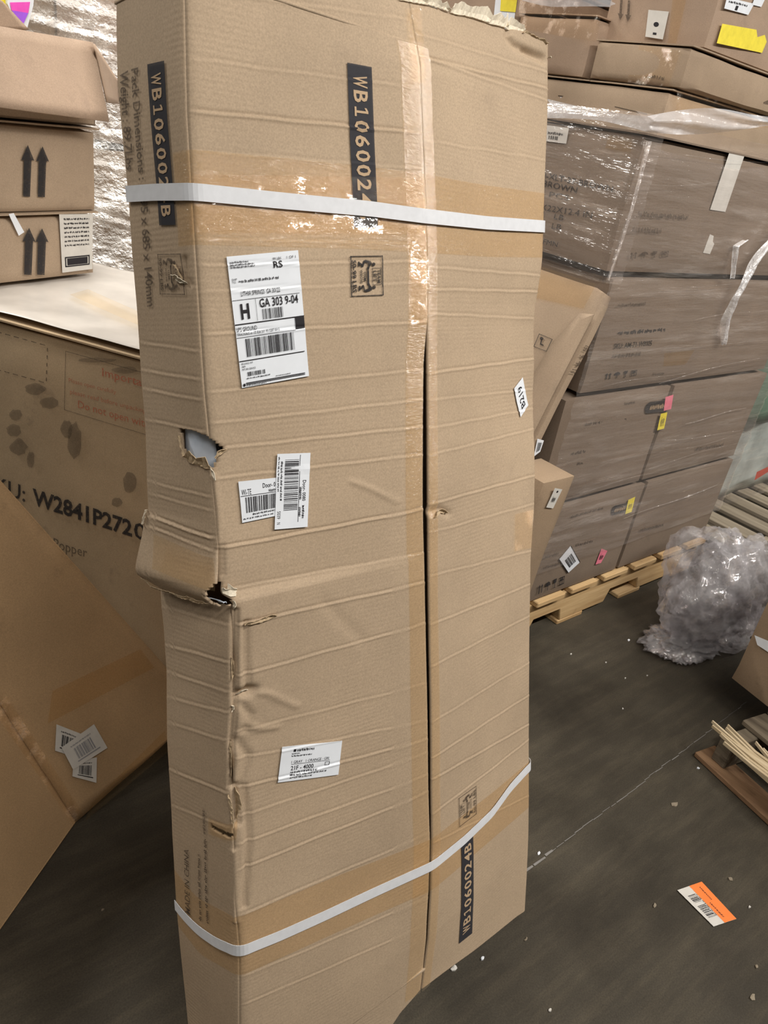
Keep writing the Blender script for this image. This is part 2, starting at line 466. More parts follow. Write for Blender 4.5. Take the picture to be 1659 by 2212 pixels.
# ------------------------------------------------------------------ setting
fl = mk('floor', *hexa((-6, -6, -0.1), (14, 0, 0), (0, 14, 0), (0, 0, 0.1), (1, 1, 1)), M['floor']); tag(fl, kind='structure')
wl = mk('wall_back', *hexa((-6, 7.0, 0), (14, 0, 0), (0, 0.2, 0), (0, 0, 6.2), (1, 1, 1)), M['wall']); tag(wl, kind='structure')
# saw-cut joint in the slab, along the aisle, with pale dust caught in it
g = random.Random(3)
jv = []; jf = []
x = 1.02
while x < 2.3:
    w = g.uniform(0.01, 0.05); c = 0.57 + 0.02 * (x - 1.2) / 0.7 + g.uniform(-.002, .002); h = g.uniform(0.0005, 0.0013) * (2.6 if x < 1.30 else 1)
    b = len(jv); jv += [(x, c - h, .0012), (x + w, c - h * .8, .0012), (x + w, c + h * .7, .0012), (x, c + h, .0012)]; jf.append((b, b + 1, b + 2, b + 3))
    x += w + g.choice((0.0, 0.0, 0.004))
tag(mk('trim_1', jv, jf, plain('pale_joint_dust', (0.21, 0.20, 0.19), 0.9)), kind='structure')

# ------------------------------------------------------------------ the tall damaged carton in the middle
BW, BD, BH = 0.685, 0.14, 1.681
BX1 = np.array([0.0956, 0.9503, -0.2963])
COLP = dict(B=((.403, .610, .002), (.429, 1.108, 1.608)), L=((.427, .478, .043), (.453, .976, 1.648)),
            S=((.768, .446, .048), (.793, .944, 1.653)), R=((1.106, .497, .026), (1.131, .995, 1.632)))
# outline of each upright edge: how far it strays from the straight edge (dents, crushing)
TRC = dict(B=[(-150, 240), (0, 247), (60, 247), (180, 250), (230, 255), (420, 275), (560, 283), (660, 291), (800, 300), (930, 312), (1040, 316), (1100, 319),
              (1122, 311), (1160, 308), (1228, 301), (1240, 320), (1262, 340), (1350, 350), (1450, 357), (1600, 358), (1750, 366), (1800, 368), (1945, 378), (2060, 388), (2212, 402), (2400, 418)],
           L=[(-200, 392), (0, 397), (243, 402), (405, 411), (560, 421), (650, 427), (850, 440), (930, 448), (1040, 456), (1100, 463), (1180, 470), (1240, 471), (1284, 468),
              (1302, 501), (1416, 501), (1527, 501), (1610, 493), (1694, 497), (1763, 500), (1839, 504), (1950, 507), (2052, 515), (2212, 515), (2420, 520)],
           S=[(-50, 876), (0, 881), (17, 885), (145, 908), (290, 914), (439, 921), (562, 924), (680, 925), (813, 925), (1041, 926), (1200, 927), (1500, 931),
              (1700, 932), (1820, 934), (1924, 932), (2029, 926), (2134, 912), (2220, 905)],
           R=[(60, 1191), (95, 1190), (130, 1189), (260, 1188), (350, 1184), (480, 1178), (560, 1175), (585, 1172), (660, 1160), (702, 1157), (797, 1159), (862, 1156),
              (976, 1159), (1028, 1159), (1099, 1157), (1200, 1151), (1300, 1150), (1400, 1148), (1650, 1148), (1800, 1145), (1900, 1142), (1965, 1139), (2000, 1138)])
def project(P):
    q = (np.asarray(P) - EYE) @ CAMW
    return np.stack([PCX + FPX * q[..., 0] / q[..., 2], PCY + FPX * q[..., 1] / q[..., 2]], -1), q[..., 2]
VT = np.linspace(0, BH, 400)
COLS = {}
for k, (p0, p1) in COLP.items():
    P = np.array(p0) + (np.array(p1) - np.array(p0)) * (VT / BH)[:, None]
    px, dep = project(P)
    t = TRC[k]; dx = np.interp(px[:, 1], [a for a, _ in t], [b for _, b in t]) - px[:, 0]
    COLS[k] = P + (dx * dep / FPX)[:, None] * CAMW[:, 0]
COLS['RB'] = COLS['R'] + BX1 * BD
SK = [-BD, 0.0, BW / 2, BW, BW + BD]; CK = ['B', 'L', 'S', 'R', 'RB']
def colat(k, v):
    return np.stack([np.interp(v, VT, COLS[k][:, i]) for i in range(3)], -1)
def lin(s, v):
    s = np.clip(s, SK[0], SK[-1]); out = np.zeros(s.shape + (3,))
    for i in range(4):
        m = (s >= SK[i]) & (s <= SK[i + 1])
        if m.any():
            t = ((s[m] - SK[i]) / (SK[i + 1] - SK[i]))[:, None]
            out[m] = colat(CK[i], v[m]) * (1 - t) + colat(CK[i + 1], v[m]) * t
    return out
def base(s, v):
    s = np.asarray(s, float); v = np.asarray(v, float); P = 0
    w = 0.012
    for d in (-1, -.5, 0, .5, 1):
        P = P + lin(np.clip(s + d * w, SK[0], SK[-1]), v)
    return P / 5
def normal(s, v):
    e = 0.004
    a = base(s + e, v) - base(s - e, v); b = base(s, np.minimum(v + e, BH)) - base(s, np.maximum(v - e, 0))
    n = np.cross(a, b); n /= np.linalg.norm(n, axis=-1)[..., None]
    return n
_gs, _gv = np.meshgrid(np.linspace(-BD, BW, 240), np.linspace(0, BH, 560))
_gp, _ = project(base(_gs.ravel(), _gv.ravel()))
def sv(px, py):
    i = np.argmin(((_gp - (px, py)) ** 2).sum(1)); s, v = _gs.ravel()[i], _gv.ravel()[i]
    for _k in range(4):
        e = 1e-3
        p, _ = project(base(np.array([s, s + e, s]), np.array([v, v, v + e])))
        J = np.stack([(p[1] - p[0]) / e, (p[2] - p[0]) / e], 1)
        try: d = np.linalg.solve(J, np.array([px, py]) - p[0])
        except Exception: break
        s = float(np.clip(s + np.clip(d[0], -.02, .02), -BD, BW)); v = float(np.clip(v + np.clip(d[1], -.02, .02), 0, BH))
    return s, v
def svs(pts): return [sv(*p) for p in pts]

CRE = []      # (s1, v1, s2, v2, amp, width, s-limit lo, s-limit hi)
def crease(p, q, amp=0.0016, w=0.004, lo=None, hi=None):
    a, b = sv(*p), sv(*q)
    CRE.append((a[0], a[1], b[0], b[1], amp, w, min(a[0], b[0]) if lo is None else lo, max(a[0], b[0]) if hi is None else hi))
HW = BW / 2
for p, q, am in (((410, 243), (913, 290), .0034), ((700, 570), (900, 566), .0018), ((480, 630), (900, 612), .0012), ((700, 709), (905, 697), .0022), ((450, 849), (908, 800), .0016),
              ((700, 889), (905, 866), .0018), ((700, 946), (902, 924), .0020), ((700, 1008), (900, 985), .0020), ((470, 1185), (900, 1105), .0042), ((503, 1272), (900, 1200), .0018),
              ((531, 1347), (910, 1262), .0032), ((533, 1456), (915, 1350), .0024), ((503, 1583), (915, 1480), .0014), ((503, 1641), (915, 1560), .0016), ((503, 1705), (918, 1600), .0024),
              ((503, 1768), (918, 1629), .0016), ((505, 1826), (924, 1675), .0018), ((528, 1876), (924, 1712), .0022), ((523, 1977), (928, 1800), .0018), ((500, 520), (880, 528), .001),
              ((520, 2110), (915, 1945), .0014), ((520, 2170), (700, 2095), .0014), ((415, 130), (890, 190), .0012), ((640, 10), (880, 44), .0016), ((410, 330), (700, 350), .001)):
    crease(p, q, am, 0.0019, 0.006, HW)
for p, q, am in (((947, 309), (1170, 345), .0010), ((1050, 160), (1186, 195), .0030), ((1100, 190), (1186, 218), .002), ((920, 80), (1186, 160), .0018), ((925, 578), (1165, 596), .0016), ((934, 626), (1155, 631), .0020),
              ((929, 679), (1140, 689), .0016), ((925, 808), (1165, 777), .0026), ((950, 863), (1150, 842), .0012), ((927, 927), (1152, 884), .0016), ((950, 979), (1150, 928), .0014),
              ((1020, 1065), (1156, 1028), .0022), ((935, 1150), (1150, 1090), .0014), ((930, 1245), (1150, 1190), .0014), ((933, 1350), (1148, 1260), .0018), ((933, 1440), (1148, 1330), .0016),
              ((933, 1560), (1148, 1430), .0014), ((937, 1635), (1147, 1500), .0018), ((937, 1682), (1147, 1545), .0022), ((960, 1740), (1146, 1600), .0018), ((1060, 1760), (1146, 1700), .0014)):
    crease(p, q, am, 0.0019, HW, BW)
for p, q, am in (((300, 905), (447, 935), .0014), ((318, 1112), (468, 1165), .0045), ((319, 1135), (468, 1192), .0025), ((345, 1310), (500, 1352), .002), ((352, 1392), (500, 1430), .0024), ((356, 1450), (500, 1496), .002),
              ((357, 1505), (500, 1540), .0018), ((358, 1560), (495, 1600), .0016), ((360, 1660), (495, 1715), .0024), ((366, 1740), (500, 1790), .0016), ((296, 740), (430, 760), .0012), ((300, 800), (436, 822), .0014),
              ((300, 840), (438, 866), .0014), ((318, 1040), (455, 1075), .0014), ((318, 1065), (458, 1105), .0012)):
    crease(p, q, am, 0.0019, -BD, -.004)
GRO = []      # grooves that do not follow the flutes: (sv polyline, amp, width)
for pts, am, w in (([(1100, 62), (1098, 80), (1112, 98), (1135, 108), (1188, 130)], -.006, .006), ([(1135, 110), (1165, 128), (1188, 140)], -.004, .005),
                   ([(507, 1320), (505, 1420), (506, 1520), (500, 1620), (496, 1700)], -.0085, .0038), ([(530, 1345), (531, 1440), (537, 1495)], -.0055, .004),
                   ([(525, 1700), (533, 1760), (536, 1820), (531, 1890), (528, 1960)], -.0055, .004), ([(760, 1040), (800, 1055), (860, 1085)], .0016, .004), ([(540, 1495), (580, 1498), (640, 1525)], .002, .005),
                   ([(513, 1502), (545, 1492)], -.010, .007), ([(462, 1030), (470, 1100), (472, 1180)], .003, .004), ([(477, 1180), (478, 1240)], -.003, .004), ([(512, 1600), (535, 1635), (520, 1690)], -.004, .006), ([(508, 1700), (512, 1760), (514, 1780)], -.008, .005), ([(530, 1560), (560, 1575), (600, 1570)], .002, .005), ([(505, 1840), (507, 1900), (508, 1990)], .004, .004), ([(520, 1520), (540, 1545), (528, 1580)], -.004, .005),
                   ([(900, 1000), (870, 1010)], .0, .004), ([(930, 1105), (950, 1100), (968, 1110)], -.004, .006), ([(700, 1300), (780, 1380)], -.0014, .01), ([(400, 560), (402, 600), (410, 615)], -.004, .004)):
    GRO.append((np.array(svs(pts)), am, w))
def disp(s, v):
    d = np.zeros(s.shape)
    d += 0.0010 * np.sin(9 * s + 3.1 * v) * np.sin(7.3 * v + 1.1) + 0.0006 * np.sin(23 * s + 1.7) * np.sin(17 * v + 2.2 * s)
    for s1, v1, s2, v2, am, w, lo, hi in CRE:
        x = v - (v1 + (v2 - v1) * (s - s1) / (s2 - s1 + 1e-9)) - 0.0004 * np.sin(60 * s + 40 * v1)
        win = np.clip((s - lo) / .012 + .3, 0, 1) * np.clip((hi - s) / .012 + .3, 0, 1)
        d += .36 * am * win * (np.exp(-(x / w) ** 2) - 0.9 * np.exp(-((x - 1.7 * w) / (1.1 * w)) ** 2) + 0.5 * np.exp(-np.abs(x) / .014))
    for pl, am, w in GRO:
        best = np.full(s.shape, 9.0)
        for a, b in zip(pl[:-1], pl[1:]):
            ab = b - a; t = np.clip(((s - a[0]) * ab[0] + (v - a[1]) * ab[1]) / (ab @ ab + 1e-12), 0, 1)
            best = np.minimum(best, np.hypot(s - a[0] - t * ab[0], v - a[1] - t * ab[1]))
        d += am * np.exp(-(best / w) ** 2)
    return d
def surf(s, v, off=0.0):
    s = np.asarray(s, float); v = np.asarray(v, float)
    n = normal(s, v)
    return base(s, v) + n * (disp(s, v) + off)[..., None]
class SurfFrame:
    def __init__(s, corners): s.c = [np.array(q, float) for q in corners]
    def map(s, ab, off):
        a = ab[:, :1]; b = ab[:, 1:2]; c = s.c
        q = c[0] * (1 - a) * (1 - b) + c[1] * a * (1 - b) + c[2] * a * b + c[3] * (1 - a) * b
        return surf(q[:, 0], q[:, 1], off)
def sfr(px): return SurfFrame(svs(px))
def in_poly(x, y, poly):
    r = np.zeros(x.shape, bool); n = len(poly)
    for i in range(n):
        x1, y1 = poly[i]; x2, y2 = poly[(i + 1) % n]
        c = ((y1 > y) != (y2 > y)) & (x < (x2 - x1) * (y - y1) / (y2 - y1 + 1e-12) + x1)
        r ^= c
    return r
BIG = empty('damaged_carton', (0.77, 0.55, 0.0), 'tall narrow damaged carton with two white straps, leaning back in the middle', 'box')
HOLES = [svs(q) for q in ([(388, 925), (420, 930), (445, 940), (462, 952), (486, 970), (474, 982), (466, 1000), (458, 1012), (430, 1004), (402, 990), (394, 962)],
                          [(473, 1252), (480, 1272), (486, 1286), (499, 1297), (492, 1304), (470, 1294), (462, 1288)],
                          [(453, 1774), (461, 1784), (503, 1801), (501, 1811), (476, 1803), (456, 1791)])]
def gapf(v):
    p = colat('S', v); q, dep = project(p)
    gpx = np.interp(q[:, 1], [0, 680, 780, 900, 1099, 1200, 1500, 1700, 1850, 2000, 2150], [0, 0, 8, 10, 11, 9, 7, 6, 4, 5, 2])
    return gpx * dep / FPX
tp = sorted(svs([(890, 6), (916, 10), (967, 27), (1031, 40), (1099, 61), (1129, 67), (1160, 82), (1188, 99)]))
def vtop(s): return np.where(s < HW - .001, np.interp(s, [0, HW - .08, HW], [1.672, 1.665, tp[0][1]]), np.interp(s, [q[0] for q in tp], [q[1] for q in tp]))
bt = sorted(svs([(1136, 1972), (1118, 1980), (1020, 2058), (909, 2138)]))
bl_ = sorted(svs([(907, 2142), (864, 2188)]))
def vbot(s): return np.where(s < HW, np.interp(s, [0, bl_[0][0] - .03, bl_[0][0], HW], [0.0, 0.0, bl_[0][1], bt[0][1]]), np.interp(s, [q[0] for q in bt], [q[1] for q in bt]))
def panel(name, s0, s1, nu, nv, top=None, bot=None, edge=None, label=None, push=None, holes=True):
    t, j = np.meshgrid(np.linspace(0, 1, nu), np.linspace(0, 1, nv))
    v0 = j * BH
    S = s0 + (s1 - s0) * t
    if edge is not None:
        S = s0 + (s1 - edge(v0.ravel()).reshape(v0.shape) - s0) * t
    hi = top(S) if top else np.full(S.shape, BH); lo = bot(S) if bot else np.zeros(S.shape)
    V = lo + (hi - lo) * j
    P = surf(S.ravel(), V.ravel())
    if push is not None:
        P = P + normal(S.ravel(), V.ravel()) * push(S.ravel(), V.ravel())[:, None]
    sc = (S[:-1, :-1] + S[1:, 1:]) / 2; vc = (V[:-1, :-1] + V[1:, 1:]) / 2
    keep = np.ones(sc.shape, bool)
    if holes:
        for h in HOLES: keep &= ~in_poly(sc, vc, h)
    uv = np.stack([S.ravel(), V.ravel()], 1)
    o = mk(name, P, grid_faces(nu, nv, keep), M['main'], BIG, True, uv)
    solid(o, 0.004)
    if label: o['label'] = label
    return o
# torn line across the narrow side
tear_lo = svs([(301, 1228), (335, 1256), (360, 1262), (400, 1281), (440, 1294), (468, 1297)])
tear_lo = sorted(tear_lo); TS = [q[0] for q in tear_lo]; TV = [q[1] for q in tear_lo]
gj = np.random.default_rng(5).normal(size=60) * .0012
def tear(s): return np.interp(s, TS, TV) + np.interp(s, np.linspace(-BD, 0, 60), gj)
def bulge_up(s, v): return 0.010 * np.exp(-((v - tear(s)) / .05) ** 2)
def bulge_dn(s, v): return -0.006 * np.exp(-((tear(s) - v) / .03) ** 2)
panel('side_panel', -BD, 0.0, 34, 760, top=lambda s: np.full(s.shape, 1.665), bot=lambda s: tear(s), push=bulge_up)
panel('side_panel', -BD, 0.0, 34, 540, top=lambda s: tear(s) - .006, push=bulge_dn)
panel('front_flap', 0.0, HW, 70, 1300, top=vtop, bot=vbot, edge=gapf, push=lambda s, v: -0.005 * np.exp(-((HW - s) / .03) ** 2) * np.clip(gapf(v) / .008, 0, 1))
panel('front_flap', HW, BW, 70, 1300, top=vtop, bot=vbot)
panel('side_panel', BW, BW + BD, 6, 60, top=lambda s: np.full(s.shape, tp[-1][1]))
def quad_part(name, A, B, C, D_, n=8):
    a, b = np.meshgrid(np.linspace(0, 1, n), np.linspace(0, 1, n)); a = a.reshape(-1, 1); b = b.reshape(-1, 1)
    P = np.array(A) * (1 - a) * (1 - b) + np.array(B) * a * (1 - b) + np.array(C) * a * b + np.array(D_) * (1 - a) * b
    return solid(mk(name, P, grid_faces(n, n), M['main'], BIG, True, np.concatenate([a, b], 1)), 0.004, 0)
c = lambda k, v: colat(k, np.array([v]))[0]
vv_ = np.linspace(0.004, 1.62, 80); bp_ = []
for q in (.03, .35, .65, .99): bp_.append(colat('B', vv_) * (1 - q) + colat('RB', vv_) * q - BX1 * .005)
solid(mk('back_panel', np.concatenate(bp_), grid_faces(80, 4), M['main'], BIG, True, np.stack([np.repeat([0, .3, .5, .7], 80), np.tile(vv_, 4)], 1)), 0.004, 0)
quad_part('bottom_panel', c('L', .03), c('S', .10), c('RB', .05), c('B', .03))
quad_part('top_panel', c('L', 1.62), c('S', 1.60), c('RB', 1.60), c('B', 1.62))
# what shows through the ripped corner
t, j = np.meshgrid(np.linspace(0, 1, 22), np.linspace(0, 1, 30)); h0 = HOLES[0]; vm = np.mean([q[1] for q in h0])
S = -.085 + .083 * t; V = vm - .075 + .15 * j
P = surf(S.ravel(), V.ravel(), 0) - normal(S.ravel(), V.ravel()) * (0.006 + 0.030 * ((2 * t - 1) ** 2 * .8 + (2 * j - 1) ** 2 * .5).ravel())[:, None]
solid(mk('foam_block', P, grid_faces(22, 30), M['foam'], BIG, True), 0.012)['label'] = 'bluish white foam showing through the ripped corner'
quad_part('dark_inner_sheet', surf([.02], [vm - .15], -.012)[0], surf([.02], [vm - .15], -.012)[0] + BX1 * .08, surf([.02], [vm + .15], -.012)[0] + BX1 * .08, surf([.02], [vm + .15], -.012)[0]).data.materials[0] = M['dark']  # near-black sheet stands in for the shade inside the carton

# torn liner paper along rips and along the top edge
def torn_strip(pts, w, mat='torn', off=0.002, seed=0, name='torn_liner', up=False, curl=0.004):
    q = np.array(svs(pts)); d = np.r_[0, np.cumsum(np.hypot(*(np.diff(q, axis=0).T)))]
    n = max(6, int(d[-1] / .003)); t = np.linspace(0, d[-1], n); s = np.interp(t, d, q[:, 0]); v = np.interp(t, d, q[:, 1])
    tx = np.gradient(s); ty = np.gradient(v); l = np.hypot(tx, ty); nx, ny = -ty / l, tx / l
    if up: nx, ny = np.zeros(n), np.ones(n)
    gg = np.random.default_rng(seed); k = max(3, n // 3)
    a = np.interp(np.arange(n), np.linspace(0, n, k), gg.uniform(.35, 1.0, k)) * w; b = np.interp(np.arange(n), np.linspace(0, n, k), gg.uniform(.1, .6, k)) * w * (.15 if up else .6)
    taper = np.clip(np.minimum(np.arange(n), n - 1 - np.arange(n)) / 2.5, .25, 1)
    P = []
    for r in (-1, -.3, .4, 1):
        e = np.where(r < 0, b * -r, a * r) * taper * np.sign(r)
        o = off + curl * (max(r, 0) ** 2) + gg.uniform(-.001, .001, n)
        pos = surf(np.clip(s + nx * e, -BD, BW), np.clip(v + ny * e, 0, 1.66), 0.0) + normal(s, v) * o[:, None]
        if up:
            upv = (np.array(COLP['R'][1]) - np.array(COLP['R'][0])) / BH
            over = np.maximum(v + ny * e - np.clip(v + ny * e, 0, 1.66), 0); pos = pos + upv * over[:, None]
        P.append(pos)
    P = np.concatenate(P)
    return solid(mk(name, P, grid_faces(n, 4), M[mat], BIG, False), 0.0008, 0)
torn_strip([(402, 988), (416, 994), (435, 1001), (458, 1012)], .014, 'ply', seed=1)
torn_strip([(455, 1008), (460, 1022), (464, 1036)], .008, seed=2)
torn_strip([(392, 940), (394, 962), (402, 985)], .006, 'ply', seed=3)
torn_strip([(465, 990), (475, 978), (488, 971)], .009, 'ply', seed=4)
torn_strip([(303, 1232), (335, 1258), (362, 1266), (400, 1283), (440, 1296), (464, 1298)], .006, 'ply', off=.010, seed=5, curl=.002)
torn_strip([(319, 1100), (313, 1118), (309, 1130)], .008, seed=6)
torn_strip([(303, 1212), (300, 1224), (312, 1238)], .011, seed=7)
torn_strip([(480, 1268), (492, 1284), (510, 1276)], .014, seed=8)
torn_strip([(456, 1289), (470, 1295), (490, 1300)], .010, 'foam', off=.0, seed=9)
torn_strip([(503, 1296), (506, 1304), (504, 1316)], .007, seed=10)
torn_strip([(512, 1505), (524, 1499), (540, 1496)], .009, seed=11)
torn_strip([(500, 1524), (503, 1530), (500, 1538)], .006, seed=12)
torn_strip([(508, 1705), (512, 1740), (510, 1772)], .008, 'ply', seed=40)
torn_strip([(500, 1420), (502, 1440), (501, 1470)], .005, 'ply', seed=41)
torn_strip([(498, 1600), (496, 1640), (497, 1680)], .005, 'ply', seed=42)
torn_strip([(494, 1716), (500, 1760), (505, 1785)], .006, 'ply', seed=13)
torn_strip([(525, 1350), (565, 1339), (598, 1328)], .006, 'ply', seed=14)
torn_strip([(937, 1118), (950, 1106), (966, 1108)], .007, 'ply', seed=15)
torn_strip([(862, 2), (890, 6), (916, 10), (950, 20), (967, 27)], .012, up=True, seed=16)
torn_strip([(970, 28), (1000, 34), (1031, 41), (1060, 50), (1099, 62)], .022, up=True, seed=17)
torn_strip([(1094, 60), (1112, 63), (1135, 69)], .020, up=True, seed=18)
torn_strip([(1128, 72), (1150, 80), (1180, 96)], .006, 'ply', up=True, seed=19)
torn_strip([(1184, 97), (1187, 104), (1188, 114)], .012, seed=20)

# straps and tape
def band(name, path, w, mat, off, t=0.0, n=170, s0=-BD, s1=BW + BD, m=3, damp=1.0, smooth=True):
    q = sorted(svs(path)); s = np.linspace(s0, s1, n); v = np.interp(s, [a for a, _ in q], [b for _, b in q])
    k = np.ones(5) / 5; v = np.convolve(np.pad(v, 2, 'edge'), k, 'valid')
    P = []; uv = []
    for r in np.linspace(-.5, .5, m):
        vv = v + r * w; P.append(base(s, vv) + normal(s, vv) * (disp(s, vv) * damp + off)[:, None]); uv.append(np.stack([s, vv], 1))
    o = mk(name, np.concatenate(P), grid_faces(n, m), mat, BIG, smooth, np.concatenate(uv))
    if t: solid(o, t, 1)
    return o
top_path = [(276, 420), (340, 416), (411, 416), (600, 434), (800, 452), (918, 468), (1050, 482), (1178, 490)]
bot_path = [(379, 1948), (400, 1975), (430, 2006), (470, 2034), (505, 2048), (540, 2044), (600, 2020), (700, 1975), (800, 1928), (930, 1868), (1000, 1813), (1060, 1755), (1100, 1700), (1148, 1660)]
band('strap', top_path, .0195, M['strap'], .0032, .0007, damp=.5, smooth=False)
band('strap', bot_path, .0185, M['strap'], .0032, .0007, damp=.5, smooth=False)
band('packing_tape', [(411, 428), (600, 438), (800, 450), (918, 462), (1050, 478), (1178, 488)], .105, M['tape'], .0009, s0=-.03, s1=BW, m=16)
band('packing_tape', [(379, 1935), (430, 2000), (505, 2040), (700, 1965), (930, 1868), (1060, 1765), (1148, 1690)], .105, M['tape'], .0009, s0=-BD, s1=BW, m=16)
def seam_tape(left):
    v = np.linspace(.05, 1.60, 420); gp = gapf(v); P = []; uv = []
    for r in np.linspace(0, 1, 8):
        s = (HW - gp - .0005 - .034 * (1 - r)) if left else (HW + .0005 + .022 * r)
        s = s + 0 * v
        pu = -0.005 * np.exp(-((HW - s) / .03) ** 2) * np.clip(gp / .008, 0, 1) if left else 0
        P.append(surf(s, v, .0012 + pu)); uv.append(np.stack([s, v], 1))
    P = np.array(P); f = grid_faces(420, 8)
    return mk('packing_tape', P.reshape(-1, 3), f if not left else f, M['tape'], BIG, True, np.concatenate(uv))
seam_tape(True); seam_tape(False)
def patch(quad, mat, off=.0016, n=(10, 10)):
    i = Ink(sfr(quad), off); i.rect(0, 0, 1, 1, *n)
    return i.done('packing_tape', mat, BIG)
patch([(413, 505), (918, 505), (918, 385), (413, 378)], M['tape_g'], .0020, (70, 22))
patch([(886, 700), (925, 700), (921, 430), (884, 430)], M['tape_g'], .0022, (12, 60))
patch([(884, 180), (916, 180), (905, 20), (876, 20)], M['tape_g'], .0026, (10, 30))
patch([(452, 1800), (510, 1812), (515, 1775), (452, 1766)], M['tape'], .0025)
patch([(345, 1225), (470, 1270), (468, 1200), (350, 1150)], M['tape'], .0125)
patch([(1110, 1190), (1150, 1180), (1150, 1100), (1110, 1110)], M['tape_g'], .002)

# print on the tall carton
def stripe(quad, mat='black', rev=False):
    f = sfr(quad)
    i = Ink(f, .0016); i.rect(0, 0, 1, 1, 60, 4); o = i.done('printed_stripe', ink_black, BIG)
    t = Ink(f, .0021); t.mono('WB1060024B', .055, .22, .955, .78, .02); t.done('printed_text', M['ink_tan'], BIG)
ink_black = ink_mat('stripe_ink', (0.035, 0.035, 0.042), 0.95, 0.1)
stripe([(321, 140), (347, 487), (382, 486), (358, 132)])
stripe([(748.5, 136), (764, 491), (816, 492), (801, 146)])
stripe([(1019.5, 2015.6), (1020.4, 1801.5), (994.7, 1819.5), (991.7, 2038)])
def stext(s, quad, mat='ink_soft', bold=0.0, off=.0016):
    i = Ink(sfr(quad), off); i.text(s, 0, 0, 1, 1, bold); return i.done('printed_text', M[mat], BIG)
stext('Pack Dimensions : 1695 x 685 x 140mm', [(286, 150), (320, 663), (336, 661), (301, 146)], bold=.018)
stext('Weight : 89.7Lbs', [(261, 154), (277, 368), (292, 366), (279, 152)], bold=.018)
def lift_icon(quad, mat):
    i = Ink(sfr(quad), .0017)
    i.frame_line(0, 0, 1, 1, .022, .03)
    i.frame_line(.30, .66, .72, .95, .012, .016)
    i.text('TEAM', .34, .815, .68, .915, .02); i.text('LIFT', .37, .69, .65, .79, .02)
    i.text('ITEM', .40, .40, .62, .47, .02); i.text('WEIGHS', .34, .29, .68, .36, .02)
    i.text('50-99 LBS', .10, .05, .90, .17, .03)
    for m in (0, 1):
        f = (lambda p: [(1 - a, b) for a, b in p]) if m else (lambda p: p)
        i.poly(f(blob((.215, .70), .045, .055, 12, 0, 0)))
        i.poly(f([(.10, .46), (.13, .62), (.19, .65), (.25, .60), (.24, .54), (.18, .52), (.17, .44)]))
        i.poly(f([(.24, .60), (.33, .56), (.33, .51), (.22, .54)]))
        i.poly(f([(.10, .47), (.17, .43), (.28, .38), (.27, .32), (.12, .40)]))
        i.poly(f([(.22, .38), (.28, .36), (.20, .27), (.16, .28)])); i.poly(f([(.14, .28), (.26, .28), (.26, .23), (.14, .23)]))
    i.rect(.28, .50, .72, .56, 6)
    i.done('printed_icon', M[mat], BIG)
lift_icon([(755, 553), (757, 641), (827.6, 638), (826, 552)], 'ink')
lift_icon([(343, 549), (348, 636), (403, 637), (393, 548)], 'ink_soft')
lift_icon([(1028, 1757), (1027, 1696), (989.6, 1723), (990.5, 1786)], 'ink_soft')
torn_strip([(383, 573), (390, 590), (398, 603)], .008, 'ply', seed=30)
torn_strip([(378, 598), (390, 606), (405, 612)], .010, 'torn', seed=31)
stext('MADE IN CHINA', [(413, 1976), (408, 1836), (398, 1830), (402, 1968)], 'ink_soft', .01)
for q, k in (([(437, 1990), (433, 1846), (426, 1843), (430, 1986)], 51), ([(452, 1995), (447, 1812), (440, 1809), (445, 1990)], 52), ([(445, 1802), (443, 1748), (436, 1745), (438, 1800)], 53)):
    i = Ink(sfr(q), .0016); i.words(0, 0, 1, .8, k); i.done('printed_text', M['ink_soft'], BIG)

def slabel(name, quad, label, rnd=0.0):
    f = sfr(quad); i = Ink(f, .0022); i.rect(0, 0, 1, 1, 40, 60)
    o = i.done(name, M['paper'], BIG, label); solid(o, .0004, 0)
    return f, o
def on(f, o, mat='black'):
    return Ink(f, .0027)
f, o = slabel('shipping_label', [(521, 838), (666, 812), (641, 541), (487, 555)], 'large white shipping label with barcodes')
i = Ink(f, .0034)
i.words(.03, .945, .28, .96, 1); i.words(.03, .928, .36, .942, 2); i.words(.03, .910, .36, .925, 3); i.text('1 OF 1', .82, .945, .95, .965)
i.text('99 LBS', .62, .945, .74, .963); i.text('RS', .62, .885, .75, .935, .012)
i.text('SHIP', .03, .82, .10, .836); i.text('TO:', .03, .80, .085, .816); i.words(.12, .80, .68, .820, 5)
i.text('LITHIA SPRINGS  GA 30122', .13, .70, .68, .735)
i.rect(.0, .672, .96, .675, 8); i.text('H', .10, .53, .22, .64, .035); i.rect(.318, .50, .322, .672)
i.text('GA 303 9-04', .37, .60, .93, .665, .012); i.bars(.40, .505, .70, .585, 24, 5)
i.rect(.0, .487, 1.0, .494, 10); i.rect(.86, .395, .995, .494, 12, 12)
i.text('UPS GROUND', .01, .435, .30, .468); i.text('TRACKING #: 1Z E28 20Y 90 0287 0012', .01, .405, .62, .425)
i.rect(.0, .388, .85, .391, 8); i.bars(.12, .235, .82, .375, 46, 9); i.rect(.0, .205, .96, .211, 10)
i.text('BILLING: P/P', .03, .180, .19, .194); i.words(.03, .158, .08, .172, 8); i.text('RETURN SERVICE', .03, .135, .22, .150)
i.bars(.10, .085, .36, .118, 20, 12); i.words(.08, .063, .42, .074, 9); i.words(.50, .046, .72, .054, 10)
i.rect(.06, .030, .94, .036, 8); i.rect(.06, .020, .94, .025, 8); i.words(.06, .008, .35, .016, 11); i.poly(blob((.035, .02), .018, .012, 10, 1, 0))
i.done('printed_text', M['black'], o)
f, o = slabel('door_label', [(522, 1129), (598, 1113), (599, 1031), (513.4, 1040)], 'white door label mostly under another')
